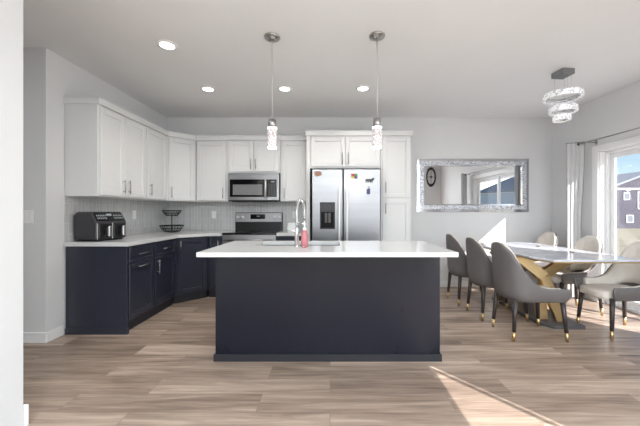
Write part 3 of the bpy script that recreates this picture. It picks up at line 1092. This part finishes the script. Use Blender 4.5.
x, z = fpx(318.2, 174.2)
mm = MB().prism([(x - 0.052, z + 0.02), (x - 0.02, z + 0.042), (x + 0.03, z + 0.034), (x + 0.052, z + 0.008), (x + 0.04, z - 0.026),
                 (x + 0.012, z - 0.018), (x - 0.012, z - 0.034), (x - 0.05, z - 0.014)], 0, 0.006,
                m=Matrix(((1, 0, 0, 0), (0, 0, -1, ry - 0.0005), (0, 1, 0, 0), (0, 0, 0, 1))))
solo('fridge_magnet', 'orange brown souvenir magnet on upper left corner of the freezer door', 'magnet', mm, 'orange', (x, ry, z), 'magnets on the refrigerator')
x, z = fpx(354.4, 176.2)
t = thing('fridge_magnet', 'small square magnet of red, green, blue and yellow quarters on the right door', 'magnet', (x, ry, z), 0, 'magnets on the refrigerator')
part('backing', MB().box(-0.042, 0.042, -0.004, -0.0005, -0.034, 0.034), 'darkgrey', t)
for (a, b, c, e, mname) in ((-0.04, -0.002, 0.002, 0.032, 'red'), (0.002, 0.04, 0.002, 0.032, 'green'), (-0.04, -0.002, -0.032, -0.002, 'yellow'), (0.002, 0.04, -0.032, -0.002, 'blue')):
    part('tile', MB().box(a, b, -0.007, -0.004, c, e, 0.001), mname, t, label=mname + ' quarter')
x, z = fpx(369.5, 180.6)
t = thing('fridge_magnet', 'dark grey animal shaped magnet above the blue bottle opener', 'magnet', (x, ry, z), 0, 'magnets on the refrigerator')
bm_ = MB()
bm_.box(-0.055, 0.045, -0.014, -0.0005, -0.012, 0.022, 0.006)
bm_.box(0.035, 0.062, -0.016, -0.0005, 0.004, 0.036, 0.005)
part('figure', bm_, 'darkgrey', t)
for a in (-0.048, -0.02, 0.012, 0.035):
    part('leg', MB().box(a - 0.006, a + 0.006, -0.012, -0.0005, -0.034, -0.010, 0.002), 'darkgrey', t)
x, z = fpx(368.4, 191.0)
t = thing('bottle_opener', 'blue bottle opener magnet hanging on the right refrigerator door', 'magnet', (x, ry, z), 0, 'magnets on the refrigerator')
part('body', MB().box(-0.024, 0.024, -0.010, -0.0005, -0.045, 0.032, 0.006), 'blue', t)
part('ring', MB().lathe([(0.010, -0.004), (0.019, -0.004), (0.019, 0.004), (0.010, 0.004), (0.010, -0.004)], (0, 0, 0), 18,
     m=Matrix.Translation((0, -0.006, 0.049)) @ Matrix.Rotation(PI / 2, 4, 'X')), 'chrome', t)

# ------------------------------------------------------------------ things on the counters
# air fryer (front is local +x)
t = thing('air_fryer', 'black dual basket air fryer on the left worktop', 'air fryer', (-2.445, 3.165, 0.915), math.radians(-9))
t.scale = (0.93, 0.95, 0.97)
def side_prism(prof, y0, y1, b=0.0):
    m = Matrix(((1, 0, 0, 0), (0, 0, -1, 0), (0, 1, 0, 0), (0, 0, 0, 1)))
    return MB().prism(prof, -y1, -y0, b, m=m)
part('body', side_prism([(-0.15, 0.018), (0.14, 0.018), (0.148, 0.18), (0.135, 0.205), (0.075, 0.312), (-0.11, 0.312), (-0.155, 0.27)], -0.19, 0.19, 0.012), 'charcoal', t)
part('feet', MB().box(-0.13, -0.09, -0.16, 0.16, 0.0, 0.02).box(0.08, 0.12, -0.16, 0.16, 0.0, 0.02), 'black', t)
pn = Matrix.Translation((0.1085, 0, 0.2585)) @ Matrix.Rotation(math.radians(-60.7 + 90), 4, 'Y')
cpnl = MB()
ex = Vector((0.06, 0, -0.107)).normalized()
nx = Vector((0.107, 0, 0.06)).normalized()
F = Matrix(((nx.x, 0, -ex.x, 0.105), (0, 1, 0, 0), (nx.z, 0, -ex.z, 0.2585), (0, 0, 0, 1)))
cpnl.box(-0.004, 0.006, -0.172, 0.172, -0.052, 0.052, 0.002, m=F)
cpo = part('control_panel', cpnl, 'blackglass', t)
part('display', MB().box(0.006, 0.0072, -0.035, 0.03, 0.008, 0.034, m=F), 'display', cpo)
for s in (0, 1):
    ic = MB()
    for i in range(6):
        for j in range(2):
            x = (-0.155, 0.05)[s] + i * 0.02
            ic.box(0.006, 0.0072, x, x + 0.010, -0.03 + j * 0.032, -0.012 + j * 0.032, m=F)
    part('icons', ic, 'display', cpo)
part('corner_glint_trim', MB().box(0.142, 0.152, -0.186, -0.176, 0.02, 0.19, 0.002).box(0.142, 0.152, -0.004, 0.004, 0.02, 0.19, 0.002), 'nickel', t)  # near strip: bright reflection of the rounded corner, built as metal; second strip divides the baskets
for s in (-1, 1):
    b = part('basket', MB().box(0.139, 0.160, s * 0.09 - 0.082, s * 0.09 + 0.082, 0.03, 0.188, 0.008), 'black', t)
    hm = MB()
    hm.box(0.158, 0.215, s * 0.09 - 0.028, s * 0.09 + 0.028, 0.055, 0.155, 0.012)
    hd = part('handle', hm, 'black', b)
    part('handle_trim', MB().box(0.205, 0.222, s * 0.09 - 0.022, s * 0.09 + 0.022, 0.05, 0.162, 0.006), 'nickel', b)

# two tier wire fruit basket
t = thing('fruit_basket', 'black two tier wire fruit basket standing in the worktop corner', 'basket', (-2.34, 4.38, 0.915))
def bowl(r0, r1, z0, z1, n=22):
    mb = MB()
    for (r, z) in ((r1, z1), ((r0 + r1) / 2 * 1.06, (z0 + z1) / 2), (r0, z0)):
        mb.tube([(r * math.cos(2 * PI * i / 28), r * math.sin(2 * PI * i / 28), z) for i in range(28)], 0.005 if z < z1 else 0.008, 6, closed=True)
    for i in range(n):
        a = 2 * PI * i / n
        c, s = math.cos(a), math.sin(a)
        mb.tube([(0.012 * c, 0.012 * s, z0), (r0 * c, r0 * s, z0), ((r0 + r1) / 2 * 1.06 * c, (r0 + r1) / 2 * 1.06 * s, (z0 + z1) / 2), (r1 * c, r1 * s, z1)], 0.0032, 5)
    return mb
part('lower_bowl', bowl(0.10, 0.158, 0.012, 0.098), 'iron', t)
part('upper_bowl', bowl(0.075, 0.125, 0.245, 0.318), 'iron', t)
part('post', MB().tube([(0, 0, 0.0), (0, 0, 0.27)], 0.007, 8).lathe([(0.05, 0.0), (0.05, 0.008), (0.01, 0.012)], (0, 0, 0), 20), 'iron', t)
hk = MB().tube([(-0.118, -0.01, 0.318), (-0.120, -0.01, 0.352), (-0.104, -0.01, 0.364), (-0.094, -0.01, 0.35), (-0.098, -0.01, 0.318)], 0.0038, 6)
part('carry_loop', hk, 'nickel', t)

# white napkin holder behind the faucet
t = thing('napkin_holder', 'small white napkin holder on the worktop right of the range', 'napkin holder', (-0.585, 4.60, 0.915))
part('base', MB().box(-0.075, 0.075, -0.04, 0.04, 0.0, 0.02, 0.003), 'whiteplastic', t)
part('napkins', MB().box(-0.065, 0.065, -0.016, 0.016, 0.02, 0.115, 0.002), 'trim', t)
part('plate', MB().box(-0.075, 0.075, -0.027, -0.021, 0.02, 0.075, 0.002), 'whiteplastic', t)
part('plate', MB().box(-0.075, 0.075, 0.021, 0.027, 0.02, 0.13, 0.002), 'whiteplastic', t)

# outlets
def outlet(label, loc, rz):
    t = thing('outlet', label, 'outlet', loc, rz, 'wall outlets')
    part('plate', MB().box(-0.036, 0.036, -0.005, 0, -0.058, 0.058, 0.002), 'whiteplastic', t)
    for s in (-1, 1):
        part('socket', MB().box(-0.017, 0.017, -0.007, -0.005, s * 0.026 - 0.014, s * 0.026 + 0.014, 0.002), 'trim', t)
outlet('white outlet plate on left wall tile beside the air fryer', (XL + 0.008, 3.98, 1.175), PI / 2)
outlet('white outlet plate on back wall tile left of the range', (-1.88, YB - 0.008, 1.17), 0)
outlet('white outlet plate on back wall tile right of the range behind the faucet', (-0.575, YB - 0.008, 1.165), 0)
t = thing('light_switch', 'white light switch plate on the grey wall at far left', 'light switch', (-2.803, 2.75, 1.172), 0)
part('plate', MB().box(-0.05, 0.05, -0.006, 0, -0.06, 0.06, 0.002), 'whiteplastic', t)
part('rocker', MB().box(-0.036, -0.004, -0.009, -0.006, -0.033, 0.033, 0.002), 'trim', t)
part('rocker', MB().box(0.004, 0.036, -0.009, -0.006, -0.033, 0.033, 0.002), 'trim', t)

# ------------------------------------------------------------------ lamps
def point(parent, loc, power, r, color=(1, 0.95, 0.88), spot=None):
    l = bpy.data.lights.new('bulb', 'SPOT' if spot else 'POINT')
    l.energy = power
    l.shadow_soft_size = r
    l.color = color
    if spot:
        l.spot_size = math.radians(spot)
        l.spot_blend = 0.8
    o = bpy.data.objects.new('bulb', l)
    o.location = loc
    COL.objects.link(o)
    o.parent = parent
    return o

def downlight(label, x, y):
    t = thing('recessed_downlight', label, 'ceiling light', (x, y, H), 0, 'recessed ceiling downlights')
    part('trim_ring', MB().lathe([(0.062, 0.0), (0.092, 0.0), (0.092, -0.004), (0.066, -0.010), (0.062, -0.006), (0.062, 0.0)], (0, 0, 0), 32), 'trim', t)
    part('lens', MB().lathe([(0.062, -0.001), (0.062, -0.006), (0.0, -0.006)], (0, 0, 0), 32), 'led', t)
    point(t, (0, 0, -0.03), 16, 0.05, spot=130)
downlight('recessed downlight nearest the camera on the left of the ceiling', -1.49, 2.71)
downlight('recessed downlight on the left above the corner cabinet', -1.517, 3.68)
downlight('recessed downlight between the two pendant rods', -0.56, 3.67)
downlight('recessed downlight left of the right pendant rod, nearest the refrigerator', 0.408, 3.66)

def pendant(label, x, y):
    t = thing('pendant_light', label, 'pendant lamp', (x, y, H), 0, 'pendants over the island')
    part('canopy', MB().lathe([(0.068, 0.0), (0.068, -0.010), (0.060, -0.016), (0.038, -0.018), (0.034, -0.030), (0.012, -0.034), (0.0, -0.034)], (0, 0, 0), 32), 'nickel', t)
    zt = 2.02 - H
    part('cord', MB().tube([(0, 0, -0.03), (0, 0, zt)], 0.0045, 8), 'lens_cord', t)
    part('socket_cap', MB().lathe([(0.0, zt + 0.004), (0.034, zt), (0.035, zt - 0.068), (0.0, zt - 0.068)], (0, 0, 0), 24), 'nickel', t)
    z1, z0 = zt - 0.068, 1.77 - H
    part('glass_cylinder', MB().lathe([(0.0, z1), (0.040, z1), (0.041, (z0 + z1) / 2), (0.040, z0 + 0.012), (0.0, z0 + 0.012)], (0, 0, 0), 28), 'bubble', t)
    part('glowing_rim', MB().lathe([(0.0, z0 + 0.012), (0.040, z0 + 0.012), (0.038, z0), (0.0, z0)], (0, 0, 0), 28), 'lens_rim', t)
    part('upper_collar', MB().lathe([(0.0402, z1), (0.0415, z1 - 0.004), (0.0415, z1 - 0.014), (0.0402, z1 - 0.018), (0.0402, z1)], (0, 0, 0), 28), 'lens_rim', t)
    point(t, (0, 0, z0 - 0.04), 5, 0.035)
M['lens_cord'] = mat('pale_cord', (190, 188, 186), 0.4, 0.2)
pendant('glowing bubble glass pendant on the left above the island, over the faucet', -0.505, 2.583)
pendant('glowing bubble glass pendant on the right above the island, before the refrigerator', 0.408, 2.565)

# chandelier
cx, cy = 2.525, 3.21
t = thing('ring_chandelier', 'three ring crystal chandelier hanging above the dining table', 'chandelier', (cx, cy, H))
part('canopy', MB().box(-0.070, 0.070, -0.075, 0.075, -0.058, 0.0, 0.003, m=Matrix.Rotation(math.radians(6), 4, 'Z')), 'fridge_steel', t)
def ring(r, z, h, wd_, tx=0.0):
    """band of crystals with a metal band inside"""
    b = MB()
    n = 48
    R = Matrix.Translation((tx, 0, z - H))
    prof = [(r - wd_ * 0.5, -h / 2), (r, -h / 2 - 0.004), (r + 0.004, 0), (r, h / 2 + 0.004), (r - wd_ * 0.5, h / 2)]
    b.lathe(prof + [prof[0]], (0, 0, 0), n, m=R, smooth=False)
    o = part('crystal_ring', b, 'crystal', t)
    c = MB()
    c.lathe([(r - wd_ * 0.5 - 0.001, -h / 2 + 0.004), (r - wd_ * 0.5 - 0.001, h / 2 - 0.004), (r - wd_ * 0.5 - 0.006, h / 2 - 0.004),
             (r - wd_ * 0.5 - 0.006, -h / 2 + 0.004), (r - wd_ * 0.5 - 0.001, -h / 2 + 0.004)], (0, 0, 0), n, m=R)
    part('inner_band', c, 'chrome', o)
ring(0.176, 2.468, 0.054, 0.044)
ring(0.128, 2.322, 0.052, 0.042, 0.002)
ring(0.080, 2.232, 0.050, 0.036, -0.012)
wv = MB()
for x, y, z in ((-0.05, 0.05, 2.25), (0.05, 0.045, 2.35), (0.0, -0.06, 2.48), (0.05, -0.05, 2.48)):
    wv.tube([(x, y, -0.05), (x, y, z - H)], 0.0011, 5)
for rr, z in ((0.16, 2.488), (0.112, 2.342), (0.066, 2.250)):
    for a in (0.8, 0.8 + PI / 2):
        c_, s_ = math.cos(a) * rr, math.sin(a) * rr
        wv.tube([(-c_, -s_, z - H), (c_, s_, z - H)], 0.0013, 5)
part('suspension_wires', wv, 'chrome', t)

# ------------------------------------------------------------------ mirror, clock, curtain
def wx(px, D):
    return (px - 330) * D / 296.0
def wz(py, D):
    return 1.22 - (py - 211.5) * D / 296.0
mxa, mxb = wx(417.2, 4.77), wx(529.2, 4.77)
mza, mzb = wz(212, 4.76), wz(158.5, 4.76)
t = thing('wall_mirror', 'wide rectangular mirror with crushed crystal frame on the back wall', 'mirror', ((mxa + mxb) / 2, YB, (mza + mzb) / 2))
def frame_band(o, wdt, y0, y1, slope=0.0):
    """o: inset from the outside; mitred ring, the face sloping by slope"""
    mb = MB()
    a = (mxa + o, mxb - o, mza + o, mzb - o)
    b = (mxa + o + wdt, mxb - o - wdt, mza + o + wdt, mzb - o - wdt)
    def ringp(q, y):
        return [(q[0], y, q[2]), (q[1], y, q[2]), (q[1], y, q[3]), (q[0], y, q[3])]
    v = ringp(a, y1) + ringp(a, y0) + ringp(b, y0 + slope) + ringp(b, y1)
    f = []
    for k in range(3):
        for i in range(4):
            j = (i + 1) % 4
            f.append((k * 4 + i, k * 4 + j, (k + 1) * 4 + j, (k + 1) * 4 + i))
    for i in range(4):
        j = (i + 1) % 4
        f.append((12 + i, 12 + j, j, i))
    mb._add(v, f)
    return mb
part('outer_bevel', frame_band(0, 0.045, YB - 0.018, YB - 0.001, -0.002), 'bevel', t, True)
part('crystal_band', frame_band(0.045, 0.062, YB - 0.036, YB - 0.001), 'crushed', t, True)
part('inner_bevel', frame_band(0.107, 0.022, YB - 0.030, YB - 0.001, 0.003), 'bevel', t, True)
part('glass', MB().box(mxa + 0.129, mxb - 0.129, YB - 0.022, YB - 0.002, mza + 0.129, mzb - 0.129), 'mirror', t, True)

# oval clock (seen in the mirror)
t = thing('wall_clock', 'dark oval ring wall clock seen in the mirror at its left end', 'clock', (3.28, -0.06, 2.34))
R = Matrix.Rotation(-PI / 2, 4, 'X')
part('rim', MB().lathe([(0.115, 0), (0.16, 0), (0.155, 0.03), (0.122, 0.03), (0.115, 0)], (0, 0, 0), 32, m=R, sy=2.0), 'clockmetal', t)
part('hands', MB().box(-0.008, 0.008, 0.004, 0.01, -0.12, 0.06).box(-0.03, 0.03, 0.004, 0.012, -0.03, 0.03, 0.005), 'clockmetal', t)
part('spokes', MB().box(-0.006, 0.006, 0.0, 0.004, -0.25, 0.25).box(-0.13, 0.13, 0.0, 0.004, -0.006, 0.006), 'clockmetal', t)

# curtain rod and curtain
RX, RZ = 3.46, 2.155
t = thing('curtain_rod', 'thin dark curtain rod with ball finial above the patio door', 'curtain rod', (RX, 3.1, RZ))
part('rod', MB().tube([(RX, 2.02, RZ), (RX, 4.12, RZ)], 0.0075, 10), 'nickel', t, True)
for y in (2.0, 4.13):
    part('finial', MB().sphere((RX, y, RZ), 0.02, 8), 'iron', t, True)
for y in (2.06, 4.00):
    part('bracket', MB().tube([(RX, y, RZ), (RX + 0.05, y, RZ), (XR - 0.004, y, RZ - 0.0)], 0.006, 8).box(XR - 0.006, XR, y - 0.015, y + 0.015, RZ - 0.03, RZ + 0.03), 'nickel', t, True)
cu = MB()
ny, nz = 60, 24
CP = [(3.40, 4.225), (3.352, 4.205), (3.350, 4.175), (3.385, 4.165), (3.395, 4.145), (3.43, 4.145), (3.44, 4.122), (3.472, 4.122),
      (3.478, 4.100), (3.502, 4.090), (3.53, 4.100)]
def spline(P, u):
    k = u * (len(P) - 1)
    i = min(int(k), len(P) - 2)
    f_ = k - i
    p = [Vector(P[max(0, min(len(P) - 1, q))]) for q in (i - 1, i, i + 1, i + 2)]
    return 0.5 * ((2 * p[1]) + (p[2] - p[0]) * f_ + (2 * p[0] - 5 * p[1] + 4 * p[2] - p[3]) * f_ ** 2 + (3 * p[1] - p[0] - 3 * p[2] + p[3]) * f_ ** 3)
def cur(i, k):
    u = i / ny
    h = k / nz                      # 0 top
    z = RZ + 0.025 - h * (RZ + 0.005)
    q = spline(CP, u)
    pinch = 1 - 0.42 * math.exp(-((h - 0.55) / 0.30) ** 2)
    return (3.40 + (q.x - 3.40) * (0.6 + 0.4 * pinch), 4.19 + (q.y - 4.19) * pinch, z)
vs = [cur(i, k) for k in range(nz + 1) for i in range(ny + 1)]
cu._add(vs, [(k * (ny + 1) + i, k * (ny + 1) + i + 1, (k + 1) * (ny + 1) + i + 1, (k + 1) * (ny + 1) + i) for k in range(nz) for i in range(ny)], True)
bmesh.ops.solidify(cu.bm, geom=list(cu.bm.faces), thickness=0.003)
t = thing('curtain', 'light grey linen curtain panel gathered at the far side of the patio door', 'curtain', (RX, 4.22, 0.0))
part('panel', cu, 'curtain', t, True)
for i in (0, ny):
    e = MB().tube([cur(i, k) for k in range(nz + 1)], 0.0035, 6)
    part('hem_shade', e, 'curtain_hem_shade', t, True)  # edge tube darkened to draw the shadow line beside the panel
part('header_tape', MB().tube([cur(i, 0) for i in range(ny + 1)], 0.006, 6), 'curtain_hem_shade', t, True)

c2 = copy_tree(t)
c2.location = (RX, 4.22 - 2.19, 0.0)
c2['label'] = 'light curtain panel visible only in the mirror, left of the reflected door'

# ------------------------------------------------------------------ dining table
TX0, TX1, TY0, TY1 = 2.065, 3.02, 2.83, 4.47
t = thing('dining_table', 'white marble dining table with gold rim and crossed gold legs', 'table', (2.52, 3.65, 0))
def oct_(o, c):
    x0, x1, y0, y1 = TX0 + o, TX1 - o, TY0 + o, TY1 - o
    return [(x0 + c * 0.55, y0), (x1 - 0.02, y0), (x1, y0 + 0.02), (x1, y1 - c), (x1 - c, y1), (x0 + c, y1), (x0, y1 - c), (x0, y0 + c * 1.7)]
part('tabletop', MB().prism(oct_(0, 0.14), 0.737, 0.757, 0.003), 'marble', t, True)
part('gold_rim', MB().prism(oct_(0.006, 0.14), 0.722, 0.737, 0.002), 'gold', t, True)
part('base_plate', MB().prism([(2.33, 3.07), (2.645, 3.06), (2.65, 4.16), (2.57, 4.24), (2.33, 4.24), (2.24, 4.10), (2.24, 3.20)], 0, 0.035, 0.004), 'galv', t, True)
for y, s in ((3.24, 1), (3.98, -1)):
    for a, b, c, dy in (((2.11, y + s * 0.12, 0.722), (2.36, y + s * 0.06, 0.50), (2.50, y, 0.035), -0.030), ((2.78, y + s * 0.10, 0.722), (2.33, y + s * 0.06, 0.47), (2.34, y, 0.035), 0.030)):
        lg = MB()
        lg.bar(a, b, 0.105, 0.055)
        lg.bar(b, c, 0.105, 0.055)
        bmesh.ops.translate(lg.bm, verts=lg.bm.verts, vec=(0, dy, 0))
        part('leg', lg, 'gold', t, True)

# ------------------------------------------------------------------ dining chairs
def interp(tab, x):
    if x <= tab[0][0]:
        return tab[0][1]
    for (a, b), (c, d) in zip(tab, tab[1:]):
        if x <= c:
            k = (x - a) / (c - a)
            k = k * k * (3 - 2 * k) * 0.4 + k * 0.6
            return b + (d - b) * k
    return tab[-1][1]
ZT = [(0.0, 0.915), (0.08, 0.908), (0.14, 0.875), (0.19, 0.832), (0.24, 0.742), (0.30, 0.642), (0.376, 0.548), (0.44, 0.514), (0.50, 0.504), (0.8, 0.498)]   # top edge by distance from the middle of the back
def plan(n=57):
    pts = []
    ns = 14
    for i in range(ns):
        pts.append((0.27 - i * (0.37 / ns), -0.235))
    nb = n - 2 * ns
    for i in range(nb):
        a = -PI / 2 - PI * i / (nb - 1)
        ca, sa = math.cos(a), math.sin(a)
        e = 0.9
        pts.append((-0.10 + 0.168 * math.copysign(abs(ca) ** e, ca), 0.235 * math.copysign(abs(sa) ** e, sa)))
    for i in range(ns):
        pts.append((-0.10 + (i + 1) * (0.37 / ns), 0.235))
    return pts
PL = plan()
NP = len(PL)
AL = [0.0]
for a, b in zip(PL, PL[1:]):
    AL.append(AL[-1] + math.hypot(b[0] - a[0], b[1] - a[1]))
AL = [abs(q - AL[-1] / 2) for q in AL]
def shell_pt(i, v, off):
    """i plan index, v 0..1 bottom to top, off inward offset"""
    x, y = PL[i]
    a = PL[max(i - 1, 0)]
    b = PL[min(i + 1, NP - 1)]
    tx, ty = b[0] - a[0], b[1] - a[1]
    L = math.hypot(tx, ty) or 1
    nx_, ny_ = ty / L, -tx / L           # left-hand normal
    if nx_ * (-0.02 - x) + ny_ * (0 - y) < 0:
        nx_, ny_ = -nx_, -ny_
    zt = interp(ZT, AL[i])
    z = 0.372 + (zt - 0.372) * v
    s = 1 - 0.10 * max(0, 1 - (z - 0.372) / 0.10) ** 2
    lean = 0.03 * max(0, (z - 0.5)) / 0.42 * max(0, min(1, (0.1 - x) / 0.3))
    return Vector(((x + nx_ * off) * s - lean, (y + ny_ * off) * s, z))
def shell():
    mb = MB()
    nv = 10
    thk = 0.020
    cols = []
    for i in range(NP):
        c = [shell_pt(i, k / nv, 0.0) for k in range(nv)]
        c.append(shell_pt(i, 0.985, 0.003))
        c.append(shell_pt(i, 1.0, thk / 2))
        c.append(shell_pt(i, 0.985, thk - 0.003))
        c += [shell_pt(i, k / nv, thk) for k in range(nv - 1, -1, -1)]
        cols.append(c)
    m_ = len(cols[0])
    vs = [p for c in cols for p in c]
    fs = []
    for i in range(NP - 1):
        for k in range(m_):
            k2 = (k + 1) % m_
            fs.append((i * m_ + k, (i + 1) * m_ + k, (i + 1) * m_ + k2, i * m_ + k2))
    q = mb._add(vs, fs, True)
    for i in (0, NP - 1):
        ring_ = q[i * m_:(i + 1) * m_]
        # rounded arm front
        cen = sum((p.co for p in ring_), Vector()) / m_
        inn = [mb.bm.verts.new(cen + (p.co - cen) * 0.72 + Vector((0.014, 0, 0))) for p in ring_]
        for k in range(m_):
            k2 = (k + 1) % m_
            mb.bm.faces.new((ring_[k], ring_[k2], inn[k2], inn[k])).smooth = True
        mb.bm.faces.new(inn)
    return mb
def padding():
    mb = MB()
    nv = 8
    ids = list(range(3, NP - 3))
    def col(i, o):
        r = 0.007 * abs(math.sin((i - NP / 2) * 0.85))
        return [shell_pt(i, (0.20 + 0.80 * k / nv), o + (r if o > 0.03 else 0)) for k in range(nv + 1)]
    def rim_pt(i):
        return [shell_pt(i, 1.012, 0.029)]
    cols = [col(i, 0.0185) + rim_pt(i) + col(i, 0.044)[::-1] for i in ids]
    m_ = len(cols[0])
    q = mb._add([p for c in cols for p in c], [(i * m_ + k, (i + 1) * m_ + k, (i + 1) * m_ + (k + 1) % m_, i * m_ + (k + 1) % m_) for i in range(len(ids) - 1) for k in range(m_)], True)
    mb.bm.faces.new(q[:m_][::-1])
    mb.bm.faces.new(q[-m_:])
    return mb
def seat():
    mb = MB()
    pts = []
    for i in range(40):
        a = 2 * PI * i / 40
        ca, sa = math.cos(a), math.sin(a)
        pts.append((0.062 + 0.255 * math.copysign(abs(ca) ** 0.5, ca), 0.184 * math.copysign(abs(sa) ** 0.5, sa)))
    lay = [(0.92, 0.365), (0.985, 0.372), (1.0, 0.392), (1.0, 0.422), (0.985, 0.436), (0.93, 0.446), (0.6, 0.452)]
    v = []
    for s, z in lay:
        v += [(0.062 + (p[0] - 0.062) * s, p[1] * s, z) for p in pts]
    n = 40
    f = [(k * n + i, k * n + (i + 1) % n, (k + 1) * n + (i + 1) % n, (k + 1) * n + i) for k in range(len(lay) - 1) for i in range(n)]
    q = mb._add(v, f, True)
    mb.bm.faces.new(q[:n][::-1])
    mb.bm.faces.new(q[-n:])
    return mb
def leg_parts(t, x, y, sx, sy):
    top = Vector((x - sx * 0.03, y - sy * 0.025, 0.385))
    bot = Vector((x, y, 0.0))
    k = top.lerp(bot, 0.78)
    l = part('leg', MB().tube([top, k], [0.023, 0.0165], 12), 'dark_wood', t)
    part('brass_tip', MB().tube([k, bot], [0.0168, 0.0125], 12), 'brass', l)
proto = thing('dining_chair', '', 'chair', (0, 0, 0), 0, 'dining chairs around the table')
part('backrest', shell(), 'grey_leather', proto)
part('back_padding', padding(), 'cream_fabric', proto)
part('seat', seat(), 'cream_fabric', proto)
for (x, y, sx, sy) in ((0.27, 0.195, 1, 1), (0.27, -0.195, 1, -1), (-0.225, 0.18, -1, 1), (-0.225, -0.18, -1, -1)):
    leg_parts(proto, x, y, sx, sy)
spots = [
    (1.950, 2.960, 0.0, 'grey leather dining chair with its back to the island, nearest the camera'),
    (1.925, 3.485, 0.0, 'grey leather dining chair in the middle of the row beside the island'),
    (1.885, 4.00, 0.0, 'grey leather dining chair partly behind the island top, nearest the mirror'),
    (2.945, 3.005, PI, 'dining chair with cream seat facing the table at the right edge, beside the patio door'),
    (2.975, 3.66, PI, 'cream padded dining chair in the middle of the window side of the table'),
    (3.03, 4.43, PI, 'cream padded dining chair at the far corner beside the curtain'),
]
for i, (x, y, a, lab) in enumerate(spots):
    o = proto if i == 0 else copy_tree(proto)
    o.location = (x, y, 0)
    o.rotation_euler = (0, 0, a)
    o['label'] = lab
